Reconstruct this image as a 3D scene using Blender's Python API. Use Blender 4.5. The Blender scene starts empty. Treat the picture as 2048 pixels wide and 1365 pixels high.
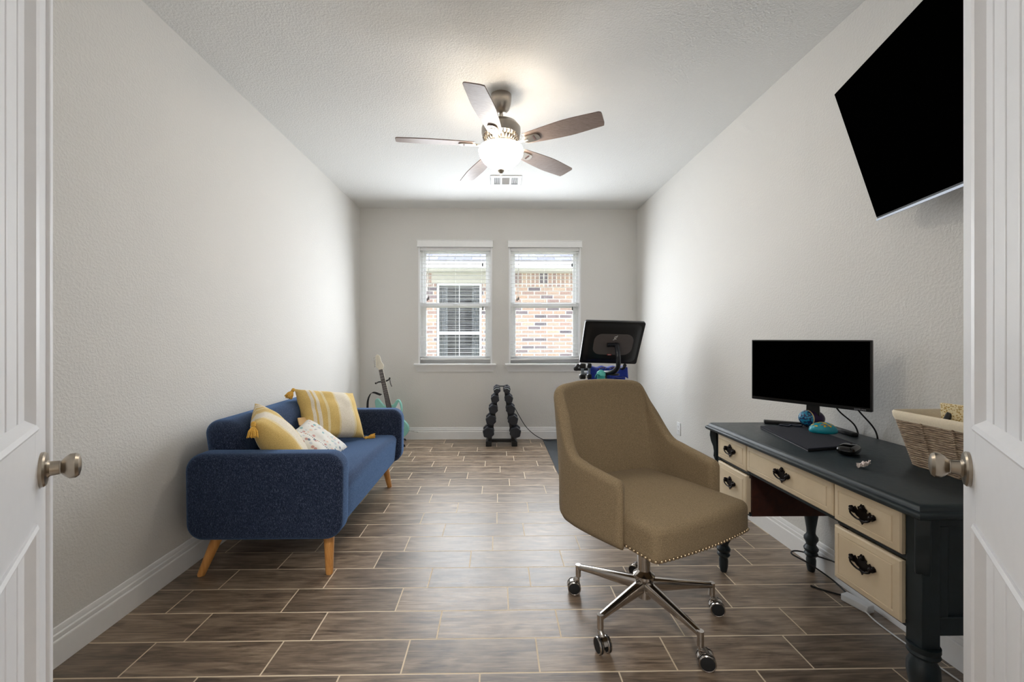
import bpy, math, random
from mathutils import Matrix, Vector, noise
R = math.radians
PI = math.pi
random.seed(7)
scene = bpy.context.scene
COL = scene.collection

# ------------------------------------------------------------------ camera, world, lights, exposure
FPX = 837.0
cd = bpy.data.cameras.new('camera')
cd.sensor_fit = 'HORIZONTAL'
cd.sensor_width = 36.0
cd.lens = 36.0 * FPX / 2048.0
cd.shift_x = 17.6 / 2048.0
cd.shift_y = -5.5 / 2048.0
cd.clip_start = 0.02
cam = bpy.data.objects.new('camera', cd)
cam.location = (0, 0, 1.2)
cam.rotation_euler = (PI / 2, 0, -0.016)
COL.objects.link(cam)
scene.camera = cam

w = bpy.data.worlds.new('world')
scene.world = w
w.use_nodes = True
bg = w.node_tree.nodes['Background']
bg.inputs[0].default_value = (0.84, 0.91, 1.0, 1)
bg.inputs[1].default_value = 4.4

vs = scene.view_settings
vs.view_transform = 'Standard'
vs.look = 'None'
vs.gamma = 1
vs.use_curve_mapping = False
vs.exposure = 0.33
cy = scene.cycles
cy.use_denoising = True
cy.max_bounces = 10
cy.diffuse_bounces = 6
cy.glossy_bounces = 4
cy.transparent_max_bounces = 16
cy.sample_clamp_indirect = 6


def light(name, kind, loc, energy, color=(1, 1, 1), size=0.1, rot=(0, 0, 0), **kw):
    l = bpy.data.lights.new(name, kind)
    l.energy = energy
    l.color = color
    if kind == 'AREA':
        l.size = size
    elif kind != 'SUN':
        l.shadow_soft_size = size
    for k, v in kw.items():
        setattr(l, k, v)
    o = bpy.data.objects.new(name, l)
    o.location = loc
    o.rotation_euler = rot
    COL.objects.link(o)
    return o


# added fill lamps just inside the blinds, hidden from camera, boosting the daylight
for wx_ in (-0.49, 0.578):
    dl_ = light('window_fill', 'AREA', (wx_, 4.86, 1.60), 23, (0.90, 0.95, 1.0), 0.84, (R(-83), 0, 0), shape='RECTANGLE', size_y=1.36)
    dl_.visible_camera = False
# added fill lamp in the unseen hall behind the camera
light('hall_fill_lamp', 'AREA', (0, -1.0, 2.68), 54, (1.0, .96, .9), .6, (0, 0, 0))

# ------------------------------------------------------------------ mesh helpers
def T(x, y, z):
    return Matrix.Translation((x, y, z))


def RX(a): return Matrix.Rotation(a, 4, 'X')
def RY(a): return Matrix.Rotation(a, 4, 'Y')
def RZ(a): return Matrix.Rotation(a, 4, 'Z')


class MB:
    def __init__(s):
        s.v = []
        s.f = []

    def add(s, vs_, fs, M=None):
        b = len(s.v)
        for p in vs_:
            p = Vector(p)
            if M is not None:
                p = M @ p
            s.v.append(tuple(p))
        s.f += [tuple(b + i for i in f) for f in fs]
        return s

    def box(s, a, b, M=None):
        (x0, y0, z0), (x1, y1, z1) = a, b
        x0, x1 = min(x0, x1), max(x0, x1)
        y0, y1 = min(y0, y1), max(y0, y1)
        z0, z1 = min(z0, z1), max(z0, z1)
        vv = [(x0, y0, z0), (x1, y0, z0), (x1, y1, z0), (x0, y1, z0), (x0, y0, z1), (x1, y0, z1), (x1, y1, z1), (x0, y1, z1)]
        return s.add(vv, [(0, 3, 2, 1), (4, 5, 6, 7), (0, 1, 5, 4), (1, 2, 6, 5), (2, 3, 7, 6), (3, 0, 4, 7)], M)

    def rbox(s, c, half, r, nr=4, nf=4, f=None, M=None):
        """rounded box, optional deform f(x,y,z)->(x,y,z) in box coordinates"""
        half = [max(h, 1e-4) for h in half]
        rr = min(r, *half)

        def ticks(h):
            t = [-h + rr * (1 - math.cos(i / nr * PI / 2)) for i in range(nr + 1)]
            mid = [(-h + rr) + (2 * (h - rr)) * i / nf for i in range(1, nf)] if h - rr > 1e-5 else []
            return t + mid + [-q for q in reversed(t)] if h - rr > 1e-5 else t + [-q for q in reversed(t[:-1])]
        tk = [ticks(h) for h in half]
        for ax in range(3):
            a1, a2 = (ax + 1) % 3, (ax + 2) % 3
            for sg in (-1, 1):
                n1, n2 = len(tk[a1]), len(tk[a2])
                vv = []
                for i in range(n1):
                    for j in range(n2):
                        q = [0, 0, 0]
                        q[ax] = sg * half[ax]
                        q[a1] = tk[a1][i]
                        q[a2] = tk[a2][j]
                        inn = [max(-(half[k] - rr), min(half[k] - rr, q[k])) for k in range(3)]
                        d = Vector([q[k] - inn[k] for k in range(3)])
                        if d.length > 1e-9:
                            d = d.normalized() * rr
                        p = [inn[k] + d[k] for k in range(3)]
                        if f:
                            p = f(*p)
                        vv.append((p[0] + c[0], p[1] + c[1], p[2] + c[2]))
                ff = []
                for i in range(n1 - 1):
                    for j in range(n2 - 1):
                        a, b_, c_, d_ = i * n2 + j, (i + 1) * n2 + j, (i + 1) * n2 + j + 1, i * n2 + j + 1
                        ff.append((a, b_, c_, d_) if sg > 0 else (a, d_, c_, b_))
                s.add(vv, ff, M)
        return s

    def cyl(s, p0, p1, r0, r1=None, seg=20, cap=True, M=None):
        r1 = r0 if r1 is None else r1
        return s.tube([p0, p1], [r0, r1], seg, cap, M)

    def tube(s, pts, rad, seg=10, cap=True, M=None, flat=1.0):
        pts = [Vector(p) for p in pts]
        if not hasattr(rad, '__len__'):
            rad = [rad] * len(pts)
        n = len(pts)
        tan = []
        for i in range(n):
            t = (pts[min(i + 1, n - 1)] - pts[max(i - 1, 0)])
            tan.append(t.normalized() if t.length > 1e-9 else Vector((0, 0, 1)))
        up = Vector((0, 0, 1)) if abs(tan[0].z) < 0.9 else Vector((1, 0, 0))
        nx = tan[0].cross(up).normalized()
        vv = []
        for i in range(n):
            if i:
                nx = (nx - tan[i] * nx.dot(tan[i])).normalized()
            ny = tan[i].cross(nx)
            for k in range(seg):
                a = 2 * PI * k / seg
                vv.append(tuple(pts[i] + (nx * math.cos(a) + ny * math.sin(a) * flat) * rad[i]))
        ff = []
        for i in range(n - 1):
            for k in range(seg):
                k2 = (k + 1) % seg
                ff.append((i * seg + k, i * seg + k2, (i + 1) * seg + k2, (i + 1) * seg + k))
        if cap:
            ff.append(tuple(reversed(range(seg))))
            ff.append(tuple((n - 1) * seg + k for k in range(seg)))
        return s.add(vv, ff, M)

    def lathe(s, prof, seg=32, M=None, sx=1, sy=1, cap=True):
        """prof: (r,z) bottom to top"""
        n = len(prof)
        vv = []
        for r, z in prof:
            for k in range(seg):
                a = 2 * PI * k / seg
                vv.append((r * math.cos(a) * sx, r * math.sin(a) * sy, z))
        ff = []
        for i in range(n - 1):
            for k in range(seg):
                k2 = (k + 1) % seg
                ff.append((i * seg + k, i * seg + k2, (i + 1) * seg + k2, (i + 1) * seg + k))
        if cap and prof[0][0] > 1e-6:
            ff.append(tuple(reversed(range(seg))))
        if cap and prof[-1][0] > 1e-6:
            ff.append(tuple((n - 1) * seg + k for k in range(seg)))
        return s.add(vv, ff, M)

    def prism(s, out, t0, t1, M=None):
        """outline (x,y) ccw extruded from z=t0 to z=t1"""
        n = len(out)
        vv = [(x, y, t0) for x, y in out] + [(x, y, t1) for x, y in out]
        ff = [tuple(reversed(range(n))), tuple(range(n, 2 * n))]
        for i in range(n):
            j = (i + 1) % n
            ff.append((i, j, n + j, n + i))
        return s.add(vv, ff, M)

    def ball(s, c, r, seg=16, rings=10, sc=(1, 1, 1), M=None):
        prof = [(math.sin(PI * i / rings) * r, -math.cos(PI * i / rings) * r) for i in range(rings + 1)]
        prof[0] = (1e-5, -r)
        prof[-1] = (1e-5, r)
        m = T(*c) @ Matrix.Diagonal((sc[0], sc[1], sc[2], 1))
        return s.lathe(prof, seg, (M @ m) if M is not None else m)

    def grid(s, fn, nu, nv, M=None, wrap=False):
        vv = [fn(i / nu, j / nv) for i in range(nu + 1) for j in range(nv + 1)]
        ff = []
        for i in range(nu):
            for j in range(nv):
                a = i * (nv + 1) + j
                ff.append((a, a + nv + 1, a + nv + 2, a + 1))
        return s.add(vv, ff, M)

    def build(s, name, mat, parent=None, bevel=0, bseg=2, smooth=True, sub=0, angle=35, weld=True):
        me = bpy.data.meshes.new(name)
        me.from_pydata(s.v, [], s.f)
        me.update()
        import bmesh
        bm = bmesh.new()
        bm.from_mesh(me)
        if weld:
            bmesh.ops.remove_doubles(bm, verts=bm.verts, dist=1e-5)
        bmesh.ops.recalc_face_normals(bm, faces=bm.faces)
        if smooth:
            for f in bm.faces:
                f.smooth = True
            lim = R(angle)
            for e in bm.edges:
                if len(e.link_faces) == 2:
                    if e.calc_face_angle(0) > lim:
                        e.smooth = False
        bm.to_mesh(me)
        bm.free()
        o = bpy.data.objects.new(name, me)
        COL.objects.link(o)
        if mat is not None:
            me.materials.append(mat)
        if parent is not None:
            o.parent = parent
        if bevel:
            b = o.modifiers.new('bevel', 'BEVEL')
            b.width = bevel
            b.segments = bseg
            b.limit_method = 'ANGLE'
            b.angle_limit = R(40)
            b.harden_normals = False
        if sub:
            b = o.modifiers.new('subsurf', 'SUBSURF')
            b.levels = sub
            b.render_levels = sub
        return o


def tag(o, label=None, cat=None, group=None, kind=None):
    if label: o['label'] = label
    if cat: o['category'] = cat
    if group: o['group'] = group
    if kind: o['kind'] = kind
    return o


def thing(name, label, cat, loc=(0, 0, 0), rz=0, group=None, rot=None):
    o = bpy.data.objects.new(name, None)
    o.empty_display_size = 0.1
    COL.objects.link(o)
    o.location = loc
    o.rotation_euler = rot if rot else (0, 0, rz)
    return tag(o, label, cat, group)


def struct(name, mb, mat, parent=None, **kw):
    o = mb.build(name, mat, parent, **kw)
    if parent is None:
        o['kind'] = 'structure'
    return o


def copy_tree(o, parent=None):
    c = o.copy()
    COL.objects.link(c)
    c.parent = parent
    for ch in list(o.children):
        copy_tree(ch, c)
    return c


def smooth_path(pts, n=8):
    pts = [Vector(p) for p in pts]
    out = []
    P = [pts[0]] + pts + [pts[-1]]
    for i in range(1, len(P) - 2):
        p0, p1, p2, p3 = P[i - 1], P[i], P[i + 1], P[i + 2]
        for k in range(n):
            t = k / n
            out.append(0.5 * ((2 * p1) + (-p0 + p2) * t + (2 * p0 - 5 * p1 + 4 * p2 - p3) * t * t + (-p0 + 3 * p1 - 3 * p2 + p3) * t ** 3))
    out.append(pts[-1])
    return out


def rrect(w_, h_, r, n=6):
    """rounded rectangle outline centred on 0, ccw"""
    o = []
    for cx, cy_, a0 in ((w_ / 2 - r, h_ / 2 - r, 0), (-w_ / 2 + r, h_ / 2 - r, 90), (-w_ / 2 + r, -h_ / 2 + r, 180), (w_ / 2 - r, -h_ / 2 + r, 270)):
        for i in range(n + 1):
            a = R(a0 + 90 * i / n)
            o.append((cx + r * math.cos(a), cy_ + r * math.sin(a)))
    return o


# ------------------------------------------------------------------ material helpers
def lin(c):
    return tuple(((x / 255) / 12.92 if x / 255 <= 0.04045 else ((x / 255 + 0.055) / 1.055) ** 2.4) for x in c)


class NT:
    def __init__(s, name):
        s.m = bpy.data.materials.new(name)
        s.m.use_nodes = True
        s.t = s.m.node_tree
        s.n = s.t.nodes
        s.b = s.n['Principled BSDF']
        s.out = s.n['Material Output']

    def new(s, typ, **kw):
        nd = s.n.new(typ)
        for k, v in kw.items():
            setattr(nd, k, v)
        return nd

    def link(s, a, b):
        s.t.links.new(a, b)

    def val(s, x, inp):
        if isinstance(x, (int, float, tuple, list)):
            inp.default_value = x
        else:
            s.link(x, inp)

    def math(s, op, a, b=None, c=None):
        nd = s.new('ShaderNodeMath', operation=op)
        s.val(a, nd.inputs[0])
        if b is not None: s.val(b, nd.inputs[1])
        if c is not None: s.val(c, nd.inputs[2])
        return nd.outputs[0]

    def mix(s, fac, a, b, blend='MIX'):
        nd = s.new('ShaderNodeMix', data_type='RGBA', blend_type=blend)
        s.val(fac, nd.inputs[0])
        s.val(a if not isinstance(a, tuple) or len(a) == 4 else a + (1,), nd.inputs[6])
        s.val(b if not isinstance(b, tuple) or len(b) == 4 else b + (1,), nd.inputs[7])
        return nd.outputs[2]

    def coords(s, scale=(1, 1, 1), kind='Object', rot=(0, 0, 0)):
        tc = s.new('ShaderNodeTexCoord')
        mp = s.new('ShaderNodeMapping')
        mp.inputs['Scale'].default_value = scale
        mp.inputs['Rotation'].default_value = rot
        s.link(tc.outputs[kind], mp.inputs[0])
        return mp.outputs[0]

    def noise(s, vec, scale=5, detail=3, rough=0.5, dist=0):
        nd = s.new('ShaderNodeTexNoise')
        nd.inputs['Scale'].default_value = scale
        nd.inputs['Detail'].default_value = detail
        nd.inputs['Roughness'].default_value = rough
        nd.inputs['Distortion'].default_value = dist
        s.link(vec, nd.inputs['Vector'])
        return nd.outputs['Fac']

    def ramp(s, fac, stops, interp='LINEAR'):
        nd = s.new('ShaderNodeValToRGB')
        cr = nd.color_ramp
        cr.interpolation = interp
        while len(cr.elements) < len(stops):
            cr.elements.new(0.5)
        for e, (p, c) in zip(cr.elements, stops):
            e.position = p
            e.color = tuple(c) + (1,) if len(c) == 3 else c
        s.link(fac, nd.inputs[0])
        return nd.outputs[0]

    def bump(s, h, strength=0.2, dist=0.002):
        nd = s.new('ShaderNodeBump')
        nd.inputs['Strength'].default_value = strength
        nd.inputs['Distance'].default_value = dist
        s.link(h, nd.inputs['Height'])
        s.link(nd.outputs[0], s.b.inputs['Normal'])
        return nd

    def set(s, **kw):
        names = {'color': 'Base Color', 'rough': 'Roughness', 'metal': 'Metallic', 'sheen': 'Sheen Weight', 'spec': 'Specular IOR Level',
                 'coat': 'Coat Weight', 'sheen_rough': 'Sheen Roughness', 'emit': 'Emission Color', 'emit_s': 'Emission Strength', 'trans': 'Transmission Weight'}
        for k, v in kw.items():
            i = s.b.inputs[names[k]]
            if isinstance(v, tuple) and len(v) == 3:
                v = v + (1,)
            s.val(v, i)
        return s


def plain(name, rgb, rough=0.5, metal=0.0, var=0.06, nscale=30, bump=0.0, **kw):
    """simple procedural material: slight noise variation of the surface colour"""
    t = NT(name)
    c = lin(rgb)
    v = t.coords()
    n = t.noise(v, nscale, 3)
    col = t.ramp(n, [(0.3, tuple(x * (1 - var) for x in c)), (0.7, tuple(min(1, x * (1 + var)) for x in c))])
    t.set(color=col, rough=rough, metal=metal, **kw)
    if bump:
        t.bump(n, bump, 0.002)
    return t.m


def paint_wall(name, rgb, scale, strength):
    t = NT(name)
    v = t.coords()
    n = t.noise(v, scale, 2, 0.5, 0.15)
    n2 = t.noise(v, scale * 0.45, 2, 0.5)
    h = t.math('ADD', t.ramp(n, [(0.42, (0, 0, 0)), (0.62, (1, 1, 1))]), n2)
    t.set(color=lin(rgb), rough=0.75, spec=0.3)
    t.bump(h, strength, 0.0022)
    return t.m


M = {}
M['wall'] = paint_wall('wall_paint', (223, 221, 217), 95, 0.28)
M['ceil'] = paint_wall('ceiling_texture', (228, 228, 226), 95, 0.45)
M['trim'] = plain('trim_paint', (244, 244, 244), 0.35, var=0.01)
M['door'] = plain('door_paint', (238, 238, 240), 0.4, var=0.01)


def floor_mat():
    t = NT('wood_plank_tile')
    tc = t.new('ShaderNodeTexCoord')
    sep = t.new('ShaderNodeSeparateXYZ')
    t.link(tc.outputs['Object'], sep.inputs[0])
    x, y = sep.outputs[0], sep.outputs[1]
    PR, PL = 0.1729, 0.4985
    ry = t.math('DIVIDE', t.math('SUBTRACT', y, 1.499), PR)
    row = t.math('FLOOR', ry)
    fy = t.math('SUBTRACT', ry, row)
    ph = [-.059, .156, -.239, .053, .166, -.142, -.022, .17, .003, .222, .007, -.113, .107, -.253, .033, -.108, .172, .104, -.206, .003, -.103]
    rnd = random.Random(3)
    while len(ph) < 32:
        ph.append(rnd.uniform(-.25, .25))
    idx = t.math('FLOORED_MODULO', t.math('ADD', row, 1), 32)
    # ramp fac is sampled in the middle of each step
    fac = t.math('DIVIDE', t.math('ADD', idx, 0.5), 32)
    st = [(i / 32, ((p % PL) / PL,) * 3) for i, p in enumerate(ph)]
    phase = t.math('MULTIPLY', t.ramp(fac, st, 'CONSTANT'), PL)
    rx = t.math('DIVIDE', t.math('SUBTRACT', x, phase), PL)
    col = t.math('FLOOR', rx)
    fx = t.math('SUBTRACT', rx, col)
    ex = t.math('MULTIPLY', t.math('MINIMUM', fx, t.math('SUBTRACT', 1, fx)), PL)
    ey = t.math('MULTIPLY', t.math('MINIMUM', fy, t.math('SUBTRACT', 1, fy)), PR)
    e = t.math('MINIMUM', ex, ey)
    grout = t.math('LESS_THAN', e, 0.0029)
    cid = t.new('ShaderNodeCombineXYZ')
    t.link(col, cid.inputs[0])
    t.link(row, cid.inputs[1])
    wn = t.new('ShaderNodeTexWhiteNoise')
    t.link(cid.outputs[0], wn.inputs['Vector'])
    rv = wn.outputs['Value']
    vec = t.new('ShaderNodeCombineXYZ')
    t.link(t.math('ADD', x, t.math('MULTIPLY', rv, 37.0)), vec.inputs[0])
    t.link(t.math('ADD', y, t.math('MULTIPLY', rv, 11.0)), vec.inputs[1])
    mp = t.new('ShaderNodeMapping')
    mp.inputs['Scale'].default_value = (2.2, 26, 1)
    t.link(vec.outputs[0], mp.inputs[0])
    g = t.noise(mp.outputs[0], 1.6, 6, 0.62, 1.4)
    mp2 = t.new('ShaderNodeMapping')
    mp2.inputs['Scale'].default_value = (5, 95, 1)
    t.link(vec.outputs[0], mp2.inputs[0])
    g2 = t.noise(mp2.outputs[0], 1.5, 4, 0.6, 0.5)
    mp3 = t.new('ShaderNodeMapping')
    mp3.inputs['Scale'].default_value = (3, 9, 1)
    t.link(vec.outputs[0], mp3.inputs[0])
    g3 = t.noise(mp3.outputs[0], 1.0, 3, 0.5, 2.0)
    gg = t.math('ADD', t.math('ADD', t.math('MULTIPLY', g, 0.5), t.math('MULTIPLY', g2, 0.25)), t.math('MULTIPLY', g3, 0.3))
    c = t.ramp(gg, [(0.36, lin((66, 53, 43))), (0.46, lin((102, 86, 71))), (0.55, lin((130, 112, 94))), (0.68, lin((162, 143, 123)))])
    br = t.math('ADD', 0.72, t.math('MULTIPLY', rv, 0.5))
    brc = t.new('ShaderNodeCombineXYZ')
    for i in range(3):
        t.link(br, brc.inputs[i])
    c = t.mix(1.0, c, brc.outputs[0], 'MULTIPLY')
    c = t.mix(grout, c, lin((212, 194, 168)))
    rough = t.math('ADD', t.math('MULTIPLY', g2, 0.22), 0.26)
    rough = t.math('ADD', rough, t.math('MULTIPLY', grout, 0.4))
    t.set(color=c, rough=rough, spec=0.75)
    edge = t.ramp(e, [(0.0, (0, 0, 0)), (0.004, (1, 1, 1))])
    h = t.math('ADD', t.math('MULTIPLY', g2, 0.5), t.math('MULTIPLY', t.math('MINIMUM', t.math('DIVIDE', e, 0.0035), 1), 1.2))
    t.bump(h, 0.35, 0.0014)
    return t.m


M['floor'] = floor_mat()


def fabric(name, dark, mid, light_, su=240, sv=60, sheen=0.3, bump=0.4, rough=0.9, sc=1.0, tint=(1, 1, 1)):
    t = NT(name)
    v1 = t.coords((su, su, sv))
    n1 = t.noise(v1, 1.0 * sc, 3, 0.7)
    v2 = t.coords((su * 0.6, su * 0.6, su * 0.6))
    n2 = t.noise(v2, 1.0 * sc, 2, 0.6)
    n = t.math('ADD', t.math('MULTIPLY', n1, 0.6), t.math('MULTIPLY', n2, 0.4))
    c = t.ramp(n, [(0.38, lin(dark)), (0.52, lin(mid)), (0.68, lin(light_))])
    t.set(color=c, rough=rough, sheen=sheen, sheen_rough=0.45, spec=0.2)
    t.b.inputs['Sheen Tint'].default_value = tint + (1,)
    t.bump(n, bump, 0.0015)
    return t.m


M['sofa'] = fabric('navy_melange_fabric', (16, 21, 34), (31, 42, 66), (116, 126, 150), 560, 90, sheen=0.5, tint=(.28, .52, 1.0))
M['chair'] = fabric('khaki_linen_fabric', (112, 97, 74), (140, 122, 96), (166, 149, 122), 560, 460, sheen=0.05, bump=0.4)
M['nickel'] = plain('brushed_nickel', (176, 168, 158), 0.28, 1.0, var=0.03)
M['chrome'] = plain('polished_steel', (190, 184, 178), 0.16, 1.0, var=0.02)
M['black'] = plain('black_plastic', (18, 18, 20), 0.4, var=0.1)
M['rubber'] = plain('black_rubber', (24, 25, 27), 0.7, var=0.12)
M['screen'] = plain('dark_screen_glass', (2, 2, 2), 0.9, var=0.0, spec=0.0)
M['oak'] = None
M['white_pl'] = plain('white_plastic', (232, 232, 232), 0.4, var=0.01)


def wood(name, a, b, scale=(6, 6, 0.7), rough=0.4):
    t = NT(name)
    v = t.coords(scale)
    n = t.noise(v, 6, 4, 0.6, 1.2)
    t.set(color=t.ramp(n, [(0.3, lin(a)), (0.7, lin(b))]), rough=rough)
    return t.m


M['oak'] = wood('golden_oak_leg', (196, 132, 66), (224, 166, 98))
M['brownwood'] = wood('dark_walnut_panel', (48, 20, 12), (70, 32, 20), (3, 3, 3), 0.5)

# ------------------------------------------------------------------ the room
XL, XR, YB, YF, ZC = -1.62, 1.685, 4.99, 0.38, 2.745
HY = -2.2   # far end of the hall behind the camera
WT = 0.13

struct('floor', MB().box((-2.4, HY - .1, -0.1), (2.4, YB + WT, 0)), M['floor'])
struct('ceiling', MB().box((-2.4, HY - .1, ZC), (2.4, YB + WT, ZC + 0.1)), M['ceil'])
struct('wall_left', MB().box((XL - WT, YF, 0), (XL, YB + WT, ZC)), M['wall'])
struct('wall_right', MB().box((XR, YF, 0), (XR + WT, YB + WT, ZC)), M['wall'])
WIN = [(-0.925, -0.055), (0.15, 1.005)]
WZ0, WZ1 = 0.90, 2.30
mb = MB()
mb.box((XL, YB, 0), (XR, YB + WT, WZ0)).box((XL, YB, WZ1), (XR, YB + WT, ZC))
mb.box((XL, YB, WZ0), (WIN[0][0], YB + WT, WZ1)).box((WIN[0][1], YB, WZ0), (WIN[1][0], YB + WT, WZ1)).box((WIN[1][1], YB, WZ0), (XR, YB + WT, WZ1))
struct('wall_back', mb, M['wall'])
OX0, OX1, OZ = -0.60, 0.63, 2.06
mb = MB()
mb.box((XL - WT, YF - WT, 0), (OX0, YF, ZC)).box((OX1, YF - WT, 0), (XR + WT, YF, ZC)).box((OX0, YF - WT, OZ), (OX1, YF, ZC))
struct('wall_front', mb, M['wall'])
mb = MB()
mb.box((-2.1, HY, 0), (-2.0, YF - WT, ZC)).box((2.0, HY, 0), (2.1, YF - WT, ZC)).box((-2.1, HY - .1, 0), (2.1, HY, ZC))
struct('wall_hall', mb, M['wall'])
# door lining
mb = MB()
mb.box((OX0 - .0, YF - WT - .01, 0), (OX0 + .018, YF + .01, OZ - .018)).box((OX1 - .018, YF - WT - .01, 0), (OX1, YF + .01, OZ - .018)).box((OX0, YF - WT - .01, OZ - .018), (OX1, YF + .01, OZ))
struct('trim_1', mb, M['trim'], bevel=.003, weld=False)


def base_profile():
    h = 0.14
    return [(0, 0), (0.017, 0), (0.017, 0.090), (0.0155, 0.094), (0.011, 0.096), (0.013, 0.104), (0.0125, 0.114), (0.008, 0.118), (0.0085, 0.126), (0.005, h - .002), (0.003, h), (0, h)]


def baseboard(name, p0, p1, inward):
    p0, p1 = Vector((*p0, 0)), Vector((*p1, 0))
    d = (p1 - p0)
    L = d.length
    d.normalize()
    n = Vector((inward[0], inward[1], 0))
    Mx = Matrix(((n.x, 0, d.x, p0.x), (n.y, 0, d.y, p0.y), (0, 1, 0, 0), (0, 0, 0, 1)))
    return struct(name, MB().prism(base_profile(), 0, L, Mx), M['trim'], angle=20)


baseboard('baseboard_left', (XL, YF), (XL, YB), (1, 0))
baseboard('baseboard_right', (XR, YF), (XR, YB), (-1, 0))
baseboard('baseboard_back', (XL, YB), (XR, YB), (0, -1))
baseboard('baseboard_front', (XL, YF), (OX0, YF), (0, 1))

# ------------------------------------------------------------------ windows
def glass_mat():
    t = NT('window_glass')
    tr = t.new('ShaderNodeBsdfTransparent')
    tr.inputs[0].default_value = (0.95, 0.95, 0.95, 1)
    gl = t.new('ShaderNodeBsdfGlossy')
    gl.inputs['Roughness'].default_value = 0.02
    mx = t.new('ShaderNodeMixShader')
    mx.inputs[0].default_value = 0.05
    t.link(tr.outputs[0], mx.inputs[1])
    t.link(gl.outputs[0], mx.inputs[2])
    t.link(mx.outputs[0], t.out.inputs[0])
    return t.m


M['glass'] = glass_mat()
M['vinyl'] = plain('white_vinyl', (246, 246, 246), 0.35, var=0.01)
M['slat'] = plain('white_blind_slat', (247, 247, 246), 0.4, var=0.01)
M['blackmetal'] = plain('black_metal', (22, 22, 24), 0.35, 0.6, var=0.1)

ZR = 1.595   # meeting rail centre
for wi, (x0, x1) in enumerate(WIN):
    root = thing('window_%d' % (wi + 1), None, None, ((x0 + x1) / 2, YB, WZ0))
    root['kind'] = 'structure'
    hw = (x1 - x0) / 2
    H = WZ1 - WZ0
    zr = ZR - WZ0
    # lining of the opening
    mb = MB()
    mb.box((-hw - .004, -.006, 0), (-hw + .016, .09, H)).box((hw - .016, -.006, 0), (hw + .004, .09, H)).box((-hw + .016, -.006, H - .016), (hw - .016, .09, H))
    mb.build('window_jamb', M['trim'], root, bevel=.002, weld=False)
    # outer frame
    mb = MB()
    fy0, fy1 = .055, .115
    mb.box((-hw + .01, fy0, .04), (-hw + .045, fy1, H - .045)).box((hw - .045, fy0, .04), (hw - .01, fy1, H - .045))
    mb.box((-hw + .01, fy0, H - .045), (hw - .01, fy1, H)).box((-hw + .01, fy0, 0), (hw - .01, fy1, .04))
    mb.build('window_frame', M['vinyl'], root, bevel=.003, weld=False)
    sl = MB()   # lower sash
    sx = hw - .045
    sl.box((-sx, fy0 + .004, .085), (-sx + .035, fy0 + .03, zr - .028)).box((sx - .035, fy0 + .004, .085), (sx, fy0 + .03, zr - .028))
    sl.box((-sx, fy0 + .004, .04), (sx, fy0 + .03, .085)).box((-sx, fy0 + .002, zr - .028), (sx, fy0 + .03, zr + .028))
    s1 = sl.build('lower_sash', M['vinyl'], root, bevel=.002, weld=False)
    MB().box((-sx + .035, fy0 + .015, .085), (sx - .035, fy0 + .018, zr - .028)).build('glass_pane', M['glass'], s1)
    su = MB()
    su.box((-sx, fy0 + .034, zr + .02), (-sx + .03, fy0 + .056, H - .075)).box((sx - .03, fy0 + .034, zr + .02), (sx, fy0 + .056, H - .075))
    su.box((-sx, fy0 + .034, H - .075), (sx, fy0 + .056, H - .045)).box((-sx, fy0 + .034, zr - .02), (sx, fy0 + .056, zr + .02))
    s2 = su.build('upper_sash', M['vinyl'], root, bevel=.002, weld=False)
    MB().box((-sx + .03, fy0 + .043, zr + .02), (sx - .03, fy0 + .046, H - .075)).build('glass_pane', M['glass'], s2)
    MB().box((-.03, fy0 - .012, zr + .006), (.03, fy0 + .004, zr + .022)).build('sash_lock', M['vinyl'], root, bevel=.003)
    # stool and apron
    MB().rbox((0, -.005, -.012), (hw + .05, .05, .012), .006, M=None).build('window_stool', M['trim'], root)
    ap = [(-hw - .047, -.024), (-hw - .047, -.045), (-hw - .026, -.1), (hw + .026, -.1), (hw + .047, -.045), (hw + .047, -.024)]
    Mx = Matrix(((1, 0, 0, 0), (0, 0, 1, 0), (0, 1, 0, 0), (0, 0, 0, 1)))
    a = MB()
    sec = [(.042, -.024), (.040, -.032), (.030, -.045), (.022, -.062), (.012, -.082), (.010, -.098)]
    vv, ff = [], []
    for (dp, z_) in sec:
        xx = hw + dp + .006
        vv += [(-xx, 0, z_), (-xx, -dp, z_), (xx, -dp, z_), (xx, 0, z_)]
    for r in range(len(sec) - 1):
        for i in range(4):
            j = (i + 1) % 4
            ff.append((r * 4 + i, r * 4 + j, r * 4 + 4 + j, r * 4 + 4 + i))
    ff += [(0, 1, 2, 3), tuple(len(vv) - 4 + k for k in range(4))]
    a.add(vv, ff)
    a.build('window_apron', M['trim'], root, angle=50)

    # blind
    lab = ['white slatted blind in the left window, closest to the guitar', 'white slatted blind in the right window, behind the exercise bike screen'][wi]
    bl = thing('window_blind', lab, 'window blind', ((x0 + x1) / 2, YB, WZ0), group='white horizontal blinds')
    vx = hw + .013
    v = MB()
    v.box((-vx, -.035, H - .02), (vx, -.022, H + .06)).box((-vx, -.022, H - .02), (-vx + .012, -.002, H + .06)).box((vx - .012, -.022, H - .02), (vx, -.002, H + .06))
    v.box((-vx - .004, -.04, H + .052), (vx + .004, -.001, H + .062)).box((-vx - .003, -.039, H - .02), (vx + .003, -.03, H - .01))
    v.build('valance', M['slat'], bl, bevel=.003, weld=False)
    MB().box((-hw + .018, -.001, H - .055), (hw - .018, .048, H - .018)).build('headrail', M['slat'], bl, bevel=.002)
    s = MB()
    n = 28
    zt, zb = H - .075, .085
    for i in range(n):
        z = zt + (zb - zt) * i / (n - 1)
        tilt = R(2.5 + random.uniform(-1, 1))
        Mt = T(0, .024, z) @ RX(tilt)
        s.box((-hw + .02, -.024, -.0014), (hw - .02, .024, .0014), Mt)
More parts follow.
